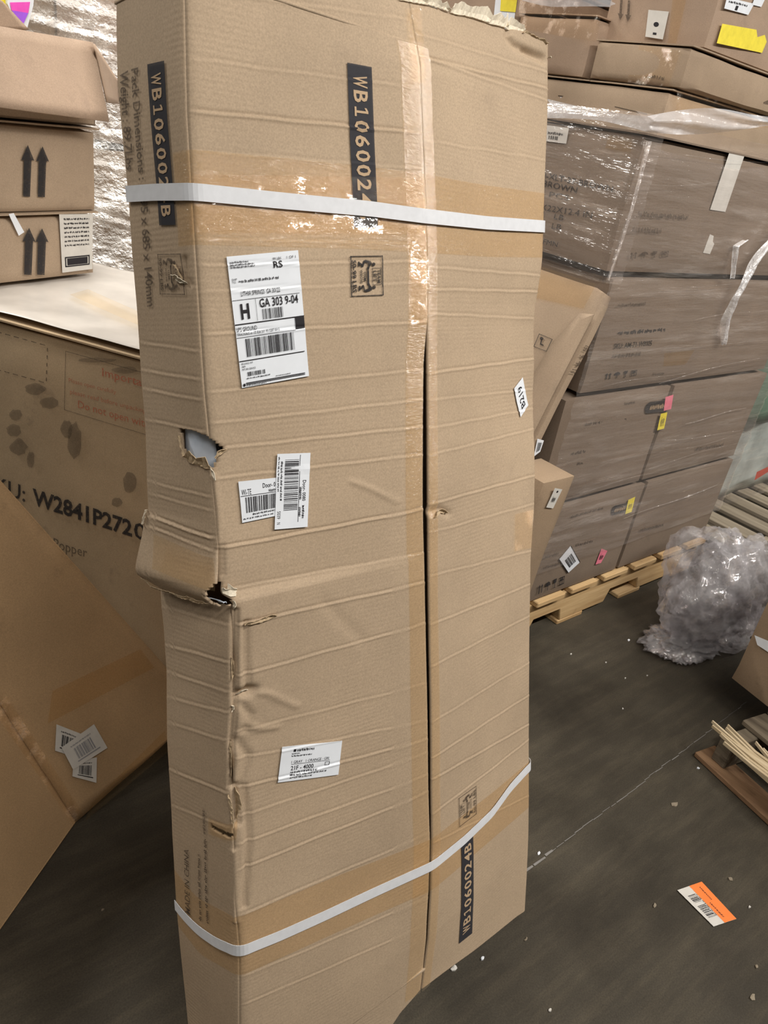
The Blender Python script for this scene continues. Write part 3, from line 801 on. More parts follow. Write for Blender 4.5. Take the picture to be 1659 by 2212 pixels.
i = Ink(f, .0027); i.text('WI-TE', .05, .66, .30, .80); i.text('Door- 0', .60, .78, .93, .90, .01); i.words(.75, .66, .98, .74, 3)
i.rect(.02, .63, .98, .645, 4); i.bars(.13, .22, .99, .60, 26, 3); i.words(.3, .14, .95, .19, 6); i.words(.04, .06, .9, .1, 7); i.done('printed_text', M['black'], o)
f = sfr([(597, 980), (591, 1143), (662, 1137), (668.5, 977.6)])
i = Ink(f, .0030); i.rect(0, 0, 1, 1, 14, 8); o = i.done('door_label', M['paper'], BIG, 'white door label with tall barcode lying sideways'); solid(o, .0004, 0)
i = Ink(f, .0035); i.text('Door- 0080', .36, .80, .64, .90, .01); i.words(.70, .80, .88, .88, 2); i.words(.45, .70, .62, .78, 3); i.words(.72, .70, .85, .77, 4)
i.rect(.02, .685, .92, .70, 6); i.bars(.08, .24, .76, .66, 40, 21); i.words(.1, .12, .62, .18, 6); i.words(.04, .04, .5, .08, 9); i.text('5039', .76, .06, .86, .16); i.text('N', .91, .06, .935, .16); i.done('printed_text', M['black'], o)
f, o = slabel('small_label', [(598.7, 1689), (729, 1671.5), (737, 1598), (608, 1612)], 'small white rounded label low on the front')
i = Ink(f, .0027); i.rect(.19, .83, .23, .91); i.words(.25, .83, .53, .91, 1); i.words(.17, .76, .30, .80, 2); i.words(.17, .69, .50, .74, 3)
i.text('1 GRAY   1 ORANGE : GRI', .18, .50, .80, .58); i.rect(.18, .47, .82, .482, 4); i.text('21F - 4000', .18, .31, .55, .43, .012); i.frame_line(.74, .33, .82, .44, .008, .012)
i.words(.18, .22, .62, .28, 5); i.words(.18, .15, .78, .20, 6); i.words(.18, .07, .55, .12, 7); i.done('printed_text', M['black'], o)
f, o = slabel('slot_sticker', [(1139, 875), (1127, 815), (1108, 839), (1122, 901)], 'small white slanted sticker reading B219')
i = Ink(f, .0027); i.text('B219', .14, .28, .86, .72, .012); i.done('printed_text', M['black'], o)

# ------------------------------------------------------------------ ordinary cartons
XD, YD, ZD = np.array([1., 0, 0]), np.array([0, 1., 0]), np.array([0, 0, 1.])
def carton(label, o, U, V, W, mat, cat='box', group=None, name='carton', n=(14, 10, 10), amp=0.004, seed=0, flaps=True, skew=None, rnd=.006):
    """closed carton: corner o, width U (front), depth V, height W; parts: body, two top flaps"""
    o, U, V, W = [np.array(q, float) for q in (o, U, V, W)]
    root = empty(name, o + (U + V) / 2, label, cat, group)
    vs, fs = hexa(o, U, V, W, n)
    ctr = o + (U + V + W) / 2
    B = np.stack([U / 2, V / 2, W / 2], 1); loc = np.linalg.solve(B, (vs - ctr).T).T      # -1..1
    edge = np.sort(np.abs(loc), 1)
    # crushed corners and softly bulging faces
    lens = np.array([np.linalg.norm(U), np.linalg.norm(V), np.linalg.norm(W)])
    near = np.clip((edge[:, 1] - .93) / .07, 0, 1); vs = vs - (loc * np.array([rnd, rnd, rnd]) / (lens / 2)) @ B.T * near[:, None]
    bul = (1 - edge[:, 0] ** 2) * (1 - edge[:, 1] ** 2)
    ax = np.argmax(np.abs(loc), 1); dirs = np.stack([U / lens[0], V / lens[1], W / lens[2]])[ax] * np.sign(loc[np.arange(len(loc)), ax])[:, None]
    vs = vs + dirs * (bul * amp * 1.6)[:, None] * (np.abs(dirs[:, 2]) < .9)[:, None]
    w = wob(vs, amp, 5.0, seed + 11); low = np.clip((loc[:, 2] + 1) / .25, 0, 1)[:, None]
    vs = vs + w * low
    b = mk('body', vs, fs, mat, root, True)
    m = b.modifiers.new('edges', 'EDGE_SPLIT'); m.split_angle = math.radians(40)
    if flaps:
        g = W / lens[2]
        for k in (0, 1):
            h = V * (.496 + (.006 / lens[1] if k == 0 else 0))
            fo = o + W + V * (.504 * k) - U * .004 - V * (.006 / lens[1] if k == 0 else 0) + g * .0005
            fv, ff = hexa(fo, U * 1.008, h, g * .004, (10, 4, 1))
            fv = fv + wob(fv, amp * .35, 6, seed + 31 + k) * np.array([.4, .4, 1.0]) + g * .001
            mk('flap', fv, ff, mat, root, False)
    return root
def face(o, U, W, n): return Plane(n, np.dot(n, o))

# right-hand pallet stack: four rows of cartons 0.35 m high
GRP = 'cartons of the film wrapped pallet stack'
YF = 1.182
PF = Plane((0, -1, 0), -YF)                 # fronts
PF2 = lambda d: Plane((0, -1, 0), -(YF - d))
spec = [
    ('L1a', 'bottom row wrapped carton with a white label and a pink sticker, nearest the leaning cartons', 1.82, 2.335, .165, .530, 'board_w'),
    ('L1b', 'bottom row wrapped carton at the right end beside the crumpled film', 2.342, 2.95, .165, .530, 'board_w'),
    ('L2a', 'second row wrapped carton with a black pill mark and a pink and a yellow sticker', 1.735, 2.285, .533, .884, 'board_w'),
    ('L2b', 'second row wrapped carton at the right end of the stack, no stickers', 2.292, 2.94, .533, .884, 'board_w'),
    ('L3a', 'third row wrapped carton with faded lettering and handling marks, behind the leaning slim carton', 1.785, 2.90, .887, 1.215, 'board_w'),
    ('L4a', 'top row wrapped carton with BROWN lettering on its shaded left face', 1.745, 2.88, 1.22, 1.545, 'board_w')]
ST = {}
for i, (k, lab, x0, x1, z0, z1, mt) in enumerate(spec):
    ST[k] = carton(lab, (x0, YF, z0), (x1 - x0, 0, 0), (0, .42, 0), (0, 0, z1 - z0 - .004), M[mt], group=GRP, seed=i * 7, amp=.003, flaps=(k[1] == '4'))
def words_px(pl, quad, root, seed, mat='ink_soft', lines=1, off=.004):
    i = Ink(fr(pl, quad), off)
    for k in range(lines): i.words(0, 1 - (k + .75) / lines, 1, 1 - (k + .05) / lines, seed + k)
    return i.done('printed_text', M[mat], root)
def stick(pl, quad, root, mat, label, name='sticker', off=.0045, marks=None):
    f = fr(pl, quad); i = Ink(f, off); i.rect(0, 0, 1, 1, 2, 2); o = i.done(name, M[mat], root, label)
    if marks:
        j = Ink(f, off + .0006); marks(j); j.done('printed_text', M['black'] if mat != 'yellow' else M['ink_soft'], o)
    return o
KO = .0055
P4L = Plane((-1, 0, 0), -1.745)             # left face of the top corner carton
for txt, q, s in (('AX20-XLT-37-BROWN', [(1140, 378), (1326, 415), (1328, 402), (1142, 365)], .01), ('XLBROWN', [(1150, 397), (1248, 418), (1251, 405), (1153, 384)], .01),
                  ('1  PCS', [(1165, 421), (1231, 434), (1233, 422), (1167, 409)], .0), ('28X22X12.4 IN', [(1150, 450), (1281, 472), (1283, 459), (1153, 437)], 0),
                  ('41   LB', [(1160, 466), (1219, 477), (1222, 465), (1163, 454)], 0), ('45   LB', [(1155, 487), (1214, 497), (1217, 485), (1158, 475)], 0), ('FMN', [(1175, 527), (1206, 534), (1209, 523), (1178, 516)], 0)):
    px_text(P4L, txt, q, M['ink'], ST['L4a'], s, KO)
stick(P4L, [(1180, 305), (1226, 311), (1232, 277), (1184, 271)], ST['L4a'], 'paper_o', 'small white label on the shaded face', off=KO, marks=lambda j: (j.words(.1, .45, .8, .65, 2), j.bars(.15, .15, .6, .38, 10, 3)))
px_poly('tape_strip', P4L, [(1310, 320), (1365, 331), (1370, 300), (1318, 292)], M['tape'], ST['L4a'], KO)
for q, r in (([(1530, 452), (1563, 457), (1604, 336), (1571, 330)], 'L4a'), ([(1515, 545), (1530, 548), (1545, 512), (1530, 505)], 'L4a')):
    stick(PF, q, ST[r], 'paper_o', 'white tape strip', 'tape_strip', off=KO)
words_px(PF, [(1372, 470), (1480, 478), (1484, 462), (1376, 454)], ST['L4a'], 3, off=KO)
words_px(PF, [(1361, 503), (1424, 508), (1426, 492), (1363, 487)], ST['L4a'], 4, off=KO)
def arrows_up(j, a0, a1, b0=0.0, b1=1.0):
    w = (a1 - a0) / 2.3
    for k in (0, 1):
        x = a0 + k * (a1 - a0 - w); m = x + w / 2; h = b1 - (b1 - b0) * .32
        j.poly([(m, b1), (x, h), (m - w * .2, h), (m - w * .2, b0), (m + w * .2, b0), (m + w * .2, h), (x + w, h)])
def umbrella(j, a, b, r, ry):
    j.poly([(a - r, b), (a - .7 * r, b + ry * .7), (a, b + ry), (a + .7 * r, b + ry * .7), (a + r, b), (a + .1 * r, b + .05 * ry), (a + .1 * r, b - ry), (a - .15 * r, b - ry), (a - .1 * r, b + .05 * ry)])
def glass(j, a, b, r, ry):
    j.poly([(a - r * .6, b + ry), (a + r * .6, b + ry), (a + r * .5, b + .2 * ry), (a + r * .1, b), (a + r * .1, b - .8 * ry), (a + r * .5, b - ry), (a - r * .5, b - ry), (a - r * .1, b - .8 * ry), (a - r * .1, b), (a - r * .5, b + .2 * ry)])
def handling(pl, quad, root, mat='ink', off=.004, n=4):
    j = Ink(fr(pl, quad), off)
    arrows_up(j, 0, .18, .1, .9); umbrella(j, .36, .5, .10, .4); glass(j, .62, .5, .10, .4)
    if n > 3: j.frame_line(.8, .15, .98, .85, .02, .08); umbrella(j, .89, .5, .06, .25)
    j.done('printed_icon', M[mat], root)
handling(PF, [(1355, 560), (1440, 556), (1443, 538), (1358, 542)], ST['L4a'], 'ink_soft', KO)
for q, s, m in (([(1330, 665), (1390, 661), (1392, 650), (1332, 654)], 11, 'ink_soft'), ([(1330, 725), (1433, 718), (1435, 706), (1333, 713)], 12, 'ink'), ([(1318, 776), (1380, 770), (1382, 758), (1320, 764)], 14, 'ink_soft'),
             ([(1406, 812), (1432, 810), (1433, 802), (1407, 804)], 15, 'ink_soft')):
    words_px(PF, q, ST['L3a'], s, m, off=KO)
px_text(PF, 'SKU: AM-71-W8005', [(1322, 752), (1404, 745), (1406, 734), (1324, 741)], M['ink'], ST['L3a'], .01, KO)
handling(PF, [(1303, 820), (1372, 812), (1375, 795), (1306, 803)], ST['L3a'], 'ink', KO)
px_poly('tape_strip', PF, [(1430, 790), (1478, 786), (1497, 755), (1432, 762)], M['tape'], ST['L3a'], KO)
def pill(q, root):
    j = Ink(fr(PF, q), KO)
    pts = [(.18 + .18 * math.cos(a), .5 + .5 * math.sin(a)) for a in np.linspace(math.pi / 2, 3 * math.pi / 2, 9)]
    j.poly(pts + [(1, 0), (1, 1)]); o = j.done('printed_mark', M['ink'], root)
    j = Ink(fr(PF, q), KO + .0006); j.words(.22, .3, .95, .7, 4); j.done('printed_text', M['ink_tan'], o)
pill([(1388, 893), (1432, 887), (1438, 862), (1394, 868)], ST['L2a'])
stick(PF, [(1430, 886), (1446, 882), (1451, 851), (1434, 856)], ST['L2a'], 'pink', 'pink round sticker', off=KO + .001)
stick(PF, [(1416, 928), (1431, 924), (1438, 889), (1424, 892)], ST['L2a'], 'yellow', 'yellow sticker', off=KO + .001, marks=lambda j: j.words(.2, .2, .8, .8, 3))
for q, s, r in (([(1230, 985), (1316, 968), (1318, 958), (1232, 975)], 21, 'L2a'), ([(1242, 1006), (1283, 998), (1285, 989), (1244, 997)], 22, 'L2a'), ([(1262, 920), (1350, 908), (1351, 900), (1263, 912)], 23, 'L2a'),
                ([(1345, 876), (1368, 873), (1369, 864), (1346, 867)], 24, 'L2a'), ([(1240, 1182), (1278, 1172), (1279, 1163), (1241, 1173)], 25, 'L1a'), ([(1173, 1208), (1203, 1200), (1204, 1190), (1174, 1198)], 26, 'L1a'),
                ([(1230, 1120), (1300, 1100), (1301, 1092), (1231, 1112)], 27, 'L1a'), ([(1170, 1230), (1206, 1220), (1207, 1212), (1171, 1222)], 28, 'L1a'), ([(1380, 1150), (1430, 1138), (1431, 1128), (1381, 1140)], 29, 'L1b'), ([(1500, 975), (1560, 965), (1561, 955), (1501, 965)], 30, 'L2b')):
    words_px(PF, q, ST[r], s, off=KO)
pill([(1315, 1113), (1346, 1105), (1353, 1084), (1320, 1092)], ST['L1a'])
stick(PF, [(1347, 1109), (1361, 1104), (1369, 1071), (1354, 1078)], ST['L1a'], 'yellow', 'yellow sticker', off=KO + .001, marks=lambda j: j.words(.2, .3, .8, .7, 3))
stick(PF, [(1283, 1218), (1295, 1214), (1309, 1188), (1296, 1183)], ST['L1a'], 'pink', 'pink sticker', off=KO + .001, marks=lambda j: j.words(.2, .3, .8, .7, 3))
stick(PF, [(1224, 1236), (1250, 1212), (1230, 1176), (1204, 1207)], ST['L1a'], 'paper', 'white label with barcode', off=KO + .001,
      marks=lambda j: (j.bars(.25, .2, .8, .7, 18, 7), j.rect(.0, .0, .04, 1), j.rect(.96, 0, 1, 1)))
handling(PF, [(1158, 1284), (1216, 1262), (1219, 1238), (1161, 1260)], ST['L1a'], 'ink', KO)
glass(Ink(fr(PF, [(1396, 1185), (1416, 1180), (1418, 1160), (1398, 1165)]), KO), .5, .5, .4, .4)

# wooden pallet under the stack
def pallet(label, o, U, V, L_, W_, mats, nboards, bw, h=.165, ends=0.0, notches=(), phase=0.0, skip=(), name='pallet', strt=.040, t=.020):
    """stringers along U, deck boards along V; U, V unit vectors, o = low corner"""
    o = np.array(o, float); U = np.array(U, float); V = np.array(V, float)
    root = empty(name, o + (U * L_ + V * W_) / 2, label, 'pallet')
    mt = lambda k: M[mats[k % len(mats)]]
    zs, zt = .018, h - t
    for k in range(3):
        c0 = o + V * (k * (W_ - strt)) + ZD * zs; H = zt - zs
        prof = [(0, 0)]
        for a, b in notches: prof += [(a, 0), (a + .02, H * .42), (b - .02, H * .42), (b, 0)]
        prof += [(L_, 0), (L_, H), (0, H)]
        n = len(prof); vs = [c0 + U * a + ZD * b for a, b in prof] + [c0 + U * a + ZD * b + V * strt for a, b in prof]
        up = [(0.0, H)]
        # split the side into convex pieces so notches shade properly
        fs = [tuple(range(n))[::-1], tuple(range(n, 2 * n))] + [(i, (i + 1) % n, n + (i + 1) % n, n + i) for i in range(n)]
        bevel(mk('stringer', vs, fs, mt(k), root), .003, 1)
    step = (L_ - bw) / (nboards - 1)
    gg = random.Random(len(label))
    for k in range(nboards):
        if k in skip: continue
        vs, fs = hexa(o + U * (k * step + gg.uniform(-.004, .004)) - V * (ends + gg.uniform(0, .006)) + ZD * zt, U * bw, V * (W_ + ends * 2), ZD * t)
        bevel(mk('deck_board', vs, fs, mt(k), root), .003, 1)
    for k in range(4):
        s = (L_ - bw) / 3
        vs, fs = hexa(o + U * k * s, U * bw, V * W_, ZD * zs)
        bevel(mk('bottom_board', vs, fs, mt(k + 1), root), .003, 1)
    return root
PAL = pallet('pale pine pallet under the film wrapped stack', (1.70, YF + .012, 0), XD, YD, 1.26, .42, ['wood'], 7, .145, .163, .020, [(.20, .38), (.64, .86)])

# film around the stack
def wrap(name, path, z0, z1, nu, nz, amp, mat, label, seed=0, lean=None, group=None, streak=True, top_in=0.0):
    path = np.array(path, float); d = np.r_[0, np.cumsum(np.hypot(*np.diff(path, axis=0).T))]
    u = np.linspace(0, d[-1], nu); X = np.interp(u, d, path[:, 0]); Y = np.interp(u, d, path[:, 1])
    k = np.ones(5) / 5
    Xs = np.convolve(np.pad(X, 2, 'edge'), k, 'valid'); Ys = np.convolve(np.pad(Y, 2, 'edge'), k, 'valid')
    tx, ty = np.gradient(Xs), np.gradient(Ys); l = np.hypot(tx, ty); nx, ny = ty / l, -tx / l
    g = np.random.default_rng(seed); P = []
    ph = g.uniform(0, 6.3, (12, 2)); fr_ = g.uniform(.6, 1.6, (12, 2))
    for j in range(nz):
        a = j / (nz - 1); z = z0 + (z1 - z0) * a
        w = 0
        for q in range(12):
            w = w + np.sin(u * 2.4 * fr_[q, 0] * (1 + q * .3) + z * 26 * fr_[q, 1] * (1 + q * .45) + ph[q, 0]) / (1 + q * .35)
        w = np.abs(w) * amp * .5 + .001
        tin = top_in * max(0, a - .93) / .07
        P.append(np.stack([Xs + nx * (w - tin), Ys + ny * (w - tin), np.full(nu, z) + .004 * np.sin(u * 5 + ph[0, 1]) * a], 1))
    P = np.concatenate(P); c0 = P.mean(0); c0[2] = z0
    o = mk(name, P, grid_faces(nu, nz), mat, None, True, None, loc=c0)
    return tag(o, label, 'film' if label else None, group)
SW = wrap('stretch_wrap', [(1.74, YF - .013), (2.97, YF - .013), (2.97, 1.95)], .30, 1.585, 300, 170, .006, M['wrap'],
     'clear stretch film wound around the tall stack of cartons on the pine pallet', 4, top_in=.06)
OFF_SW = np.array(SW.location)
sd = wrap('film_side', [(1.722, 1.60), (1.722, YF - .013), (1.80, YF - .014)], 1.20, 1.585, 90, 60, .005, M['wrap'], None, 5, top_in=.06)
sd.location = tuple(np.array(sd.location) - OFF_SW); sd.parent = SW
# loose bunched upper hem of the film
def ribbon(name, pts, w, mat, label, cat, seed=0, n=90, tw=1.5, ax=(0, 0, 1), parent=None):
    pts = np.array(pts, float); d = np.r_[0, np.cumsum(np.linalg.norm(np.diff(pts, axis=0), axis=1))]
    t = np.linspace(0, d[-1], n); C = np.stack([np.interp(t, d, pts[:, i]) for i in range(3)], 1)
    g = np.random.default_rng(seed); P = []
    m = 9; dp = min(.012, w * .8); tp_ = np.clip(np.minimum(t, d[-1] - t) / (.35 * d[-1]), .08, 1) if w < .006 else 1.0
    for r in range(m):
        a = r / (m - 1) * 2 - 1
        q = C + np.array(ax) * (a * w * tp_ * (0.75 + .35 * np.sin(t * 9 + seed)))[:, None]
        q = q + np.array([0, -1, 0]) * (dp * np.sin(a * 5 + t * 14 * tw) * .6 + dp * (1 - a * a))[:, None]
        P.append(q)
    c0 = C.mean(0)
    o = mk(name, np.concatenate(P), grid_faces(n, m), mat, parent, True, None, loc=c0)
    if parent is None: tag(o, label, cat)
    elif label: o['label'] = label
    return o
ribbon('film_hem', [P4L.hit(1180, 234, .03), P4L.hit(1300, 250, .03), PF.hit(1400, 268, .02), PF.hit(1500, 262, .02), PF.hit(1659, 262, .02), PF.hit(1760, 270, .02)], .027, M['hem'], 'bunched whitish upper hem', None, 3, 160, 1.2, parent=SW)
ribbon('film_highlight', [np.array([1.726, YF - .022, 1.53]), np.array([1.728, YF - .026, 1.38]), np.array([1.726, YF - .020, 1.21])], .008, M['fold'], 'upright film ribbon standing for the corner highlight', None, 5, 60, 1.0, (.8, .6, 0), parent=SW)  # added ribbon carries the highlight along the film's upright corner
ribbon('film_strand', [PF.hit(1690, 480, .035), PF.hit(1625, 570, .035), PF.hit(1585, 640, .03), PF.hit(1567, 690, .02), PF.hit(1558, 742, .012)], .016, M['rope'], 'roped white strand of film', None, 6, 80, 2.0, (1, 0, .3), parent=SW)
ribbon('film_strand', [PF.hit(1578, 600, .02), PF.hit(1584, 560, .02), PF.hit(1590, 530, .02), PF.hit(1610, 518, .02)], .010, M['rope'], 'short roped strand of film', None, 8, 40, 2.0, (1, 0, .2), parent=SW)

for k_, (a_, b_, w_) in enumerate((((1430, 951), (1600, 933), .0022), ((1480, 913), (1612, 882), .0030), ((1423, 826), (1640, 772), .0024), ((1305, 834), (1480, 803), .0016), ((1347, 1122), (1550, 1045), .0034),
                                  ((1425, 980), (1575, 945), .0016), ((1442, 746), (1658, 738), .0018), ((1480, 1012), (1570, 996), .0018), ((1400, 1010), (1600, 955), .0012), ((1500, 690), (1659, 668), .0016),
                                  ((1360, 640), (1560, 622), .0014), ((1420, 330), (1659, 352), .0016), ((1400, 400), (1560, 396), .0012), ((1430, 620), (1659, 612), .0014), ((1260, 1060), (1420, 1020), .0012))):
    mid = [PF.hit(a_[0] + (b_[0] - a_[0]) * t_, a_[1] + (b_[1] - a_[1]) * t_ + 3 * math.sin(t_ * 5 + k_), .014) for t_ in np.linspace(0, 1, 7)]
    ribbon('film_crease_glint', mid, w_ * .75, M['fold'], None, None, k_, 50, .8, parent=SW)  # thin whitish ribbons added as slanted glints on the film's wrinkles
# second stack behind: supporting cartons and the upper rows seen above the film
X2 = 2.46
PL2 = Plane((-1, 0, 0), -X2); PR2 = Plane((0, -1, 0), -1.62)
GR2 = 'cartons of the stack behind the wrapped one'
S2 = {}
pallet('pine pallet hidden under the second stack behind the wrapped one', (X2 + .02, 1.68, 0), XD, YD, .56, 1.15, ['wood'], 5, .12, .163)
for k, lab, o, u, v, w, mt in (
    ('base1', 'plain carton low in the second stack, behind the wrapped cartons', (X2 + .01, 1.64, .166), (.56, 0, 0), (0, .60, 0), (0, 0, .66), 'board'),
    ('base2', 'plain carton low in the second stack, rear one behind the wrapped cartons', (X2 + .01, 2.25, .166), (.56, 0, 0), (0, .60, 0), (0, 0, .66), 'board'),
    ('base3', 'plain carton midway up the second stack, behind the wrapped cartons', (X2 + .01, 1.64, .834), (.56, 0, 0), (0, .60, 0), (0, 0, .60), 'board'),
    ('base4', 'plain carton midway up the second stack, rear one behind the wrapped cartons', (X2 + .01, 2.25, .834), (.56, 0, 0), (0, .60, 0), (0, 0, .60), 'board'),
    ('E', 'long brown carton with a white tab showing just above the film hem', (X2, 1.62, 1.442), (.84, 0, 0), (0, .66, 0), (0, 0, .256), 'board'),
    ('G', 'brown carton at the back carrying the yellow and white label', (X2, 2.30, 1.442), (.62, 0, 0), (0, .60, 0), (0, 0, .30), 'board_d'),
    ('D', 'carton with shiny clear tape under the carton with black down arrows', (X2, 1.595, 1.705), (.84, 0, 0), (0, .37, 0), (0, 0, .116), 'board'),
    ('A', 'carton with very glossy tape on its upper half, left of the taped one', (X2, 1.99, 1.705), (.62, 0, 0), (0, .36, 0), (0, 0, .185), 'board_b'),
    ('G2', 'brown carton resting at the very back, top edge of the picture', (X2, 2.37, 1.75), (.62, 0, 0), (0, .45, 0), (0, 0, .26), 'board_b')):
    S2[k] = carton(lab, o, u, v, w, M[mt], group=GR2, seed=hash(k) % 97 if False else sum(map(ord, k)), amp=.004)
BX = at_z(1521, 106, 1.828)
PB_L = Plane((-1, 0, 0), -BX[0]); PB_R = Plane((0, -1, 0), -BX[1])
S2['B'] = carton('top carton with two black down arrows and, round its corner, a yellow label', (BX[0], BX[1], 1.828), (.70, 0, 0), (0, .42, 0), (0, 0, .40), M['board_b'], group=GR2, seed=77, amp=.004)
# E / F details
stick(PL2, [(1210, 228), (1252, 233), (1257, 216), (1213, 210)], S2['E'], 'paper', 'white tab', off=.006)
px_poly('printed_line', PL2, [(1208, 206), (1262, 214), (1262, 217), (1208, 209)], M['ink_soft'], S2['E'], .006)
px_poly('printed_line', PL2, [(1330, 230), (1400, 246), (1400, 248), (1330, 232)], M['ink_soft'], S2['E'], .006)
i = Ink(fr(PR2, [(1455, 262), (1659, 275), (1659, 234), (1458, 198)]), .008); i.rect(0, 0, 1, 1, 30, 8); i.done('packing_tape', M['tape_g'], S2['E'])
i = Ink(fr(Plane((-1, 0, 0), -X2), [(1355, 180), (1445, 190), (1474, 110), (1385, 96)]), .007); i.rect(0, 0, 1, 1, 14, 10); i.done('packing_tape', M['tape_g'], S2['D'])
words_px(PL2, [(1372, 166), (1435, 178), (1438, 166), (1375, 154)], S2['D'], 5, 'ink_soft', off=.006)
px_poly('printed_mark', PR2, [(1632, 222), (1659, 228), (1659, 200), (1634, 196)], M['ink_faint'], S2['D'], .03)
i = Ink(fr(PL2, [(1118, 62), (1290, 92), (1306, 12), (1128, -10)]), .008); i.rect(0, 0, 1, 1, 24, 12); i.done('packing_tape', M['tape_g'], S2['A'])
ribbon('film_hem', [PL2.hit(1105, -22, .02), PL2.hit(1200, -2, .02), PL2.hit(1320, 8, .02)], .024, M['hem'], 'pale film ribbon standing for the glare along its top', None, 13, 60, 1.2, parent=S2['A'])  # whitish film ribbon added to show glare on the top edge
# label on the rear carton
stick(PL2, [(1068, 60), (1112, 66), (1122, -12), (1076, -18)], S2['G2'], 'paper', 'white part of the label', off=.010)
stick(PL2, [(1085, 25), (1118, 28), (1124, -14), (1088, -18)], S2['G2'], 'yellow', 'yellow part of the label', off=.012)
# B details: arrows point down as the carton stands upside down
j = Ink(fr(PB_L, [(1368, 3), (1339, -2), (1336, 44), (1365, 49)]), .007); arrows_up(j, 0, 1); j.done('printed_arrows', M['ink_soft'], S2['B'])
stick(PB_L, [(1396, 80), (1434, 86), (1447, 26), (1403, 22)], S2['B'], 'paper_o', 'faded tape with a round mark', 'tape_strip', off=.006, marks=lambda j: (j.poly(blob((.5, .5), .14, .09, 12, 1, 0)), j.rect(.4, .12, .6, .2)))
px_poly('packing_tape', PB_L, [(1445, 96), (1462, 98), (1486, -5), (1456, -8)], M['tape'], S2['B'], .007)
px_poly('yellow_label', PB_R, [(1544, 93), (1642, 114), (1652, 90), (1648, 75), (1632, 80), (1630, 64), (1556, 51)], M['yellow'], S2['B'], .007, 'torn yellow label')
stick(PB_R, [(1560, 18), (1612, 32), (1625, 8), (1566, -6)], S2['B'], 'paper', 'white label', off=.007, marks=lambda j: (j.words(.1, .6, .8, .8, 1), j.rect(.4, .1, .5, .5)))
stick(PB_R, [(1620, 10), (1640, 15), (1648, -2), (1626, -6)], S2['B'], 'paper', 'second white label', off=.0075)

# ------------------------------------------------------------------ slim cartons by the stack's left end
def prism_box(label, A, U, V, W, mat, seed=0, n=(4, 10, 16), amp=.003, name='slim_carton', group=None, cat='box'):
    return carton(label, A, U, V, W, mat, cat=cat, group=group, name=name, n=n, amp=amp, seed=seed, flaps=False, rnd=.008)
PS = Plane((0, -1, 0), -1.163)
tr = PS.hit(1331, 641); br = PS.hit(1170.6, 956); tl = PS.hit(1291, 640)
dn = (br - tr) / (tr[2] - br[2]); foot = tr + dn * (tr[2] - .012)
Wl = tr - foot; wdir = Wl / np.linalg.norm(Wl)
Tn = np.cross(YD, wdir); Tn /= np.linalg.norm(Tn)               # across the narrow side
Tn = -Tn if Tn[0] > 0 else Tn
th = .052
SL = prism_box('slim carton leaning at a slant against the left end of the wrapped stack', foot + Tn * th + np.array([0, 0, .0]), -Tn * th, YD * .38, Wl, M['board'], 3, n=(4, 10, 30), amp=.004)
PSN = Plane((0, -1, 0), -1.160)
handling(PSN, [(1227, 805), (1262, 743), (1271, 747), (1242, 808)], SL, 'ink_soft', .004)
PSF = plane3(foot + Tn * th, tr + Tn * th, tr + Tn * th + YD)
for q in ([(1167, 722), (1196, 734), (1183, 761), (1155, 750)],):
    j = Ink(fr(PSF, [q[3], q[2], q[1], q[0]]), .006); j.frame_line(0, 0, 1, 1, .04, .04); j.poly(blob((.3, .75), .12, .12, 8)); j.poly([(.3, .7), (.38, .7), (.42, .4), (.62, .38), (.62, .3), (.35, .3)]); j.done('printed_icon', M['ink'], SL)
i = Ink(fr(PSF, [(1140, 640), (1262, 668), (1290, 615), (1172, 577)]), .005); i.rect(0, 0, 1, 1, 8, 8); i.done('packing_tape', M['tape'], SL)
# sprung side flap bulging off the face
fp = [PSF.hit(*p) for p in ((1254, 678), (1232, 706), (1203, 739), (1182, 770), (1165, 797), (1150, 826))]
fe = [tr + Tn * th + (foot - tr) * k for k in (.10, .19, .29, .38, .46, .54)]
fp = [tr + Tn * th + (foot - tr) * .055] + fp; fe = [tr + Tn * th + (foot - tr) * .056] + fe
fv = []
for q_, (a, b) in enumerate(zip(fp, fe)):
    for t in (0, .33, .66, 1): fv.append(np.array(a) * (1 - t) + b * t + PSF.n * (.003 + .010 * min(1, q_ / 2.5) * math.sin(math.pi * (.5 * (1 - t) + .1))))
solid(mk('side_flap', fv, grid_faces(4, 7), M['board'], SL, True), .003, 1)
stick(PSN, [(1150, 985), (1164, 974), (1172, 950), (1158, 946)], SL, 'paper', 'white barcode label', off=.005, marks=lambda j: j.bars(.2, .2, .8, .8, 8, 3))
PU = Plane((0, -1, 0), -1.022)
u_tr, u_tl, u_br = PU.hit(1250, 1024), PU.hit(1186, 1006), PU.hit(1174, 1226)
u_dir = (u_tr - u_br) / (u_tr[2] - u_br[2]); u_h = u_tr[2] - .004
UPR = prism_box('small upright slim carton with a white label standing below the slanted one', u_tr - u_dir * u_h - XD * (u_tr[0] - u_tl[0]), XD * (u_tr[0] - u_tl[0]), YD * .132, u_dir * u_h, M['board_d'], 5, n=(4, 6, 16), amp=.003)
PU = Plane((0, -1, 0), -1.022)
stick(PU, [(1176, 1094), (1191, 1096), (1211, 1055), (1195, 1052)], UPR, 'paper_o', 'white label', off=.006, marks=lambda j: (j.words(.25, .3, .7, .6, 3), j.poly(blob((.5, .85), .1, .06, 8))))

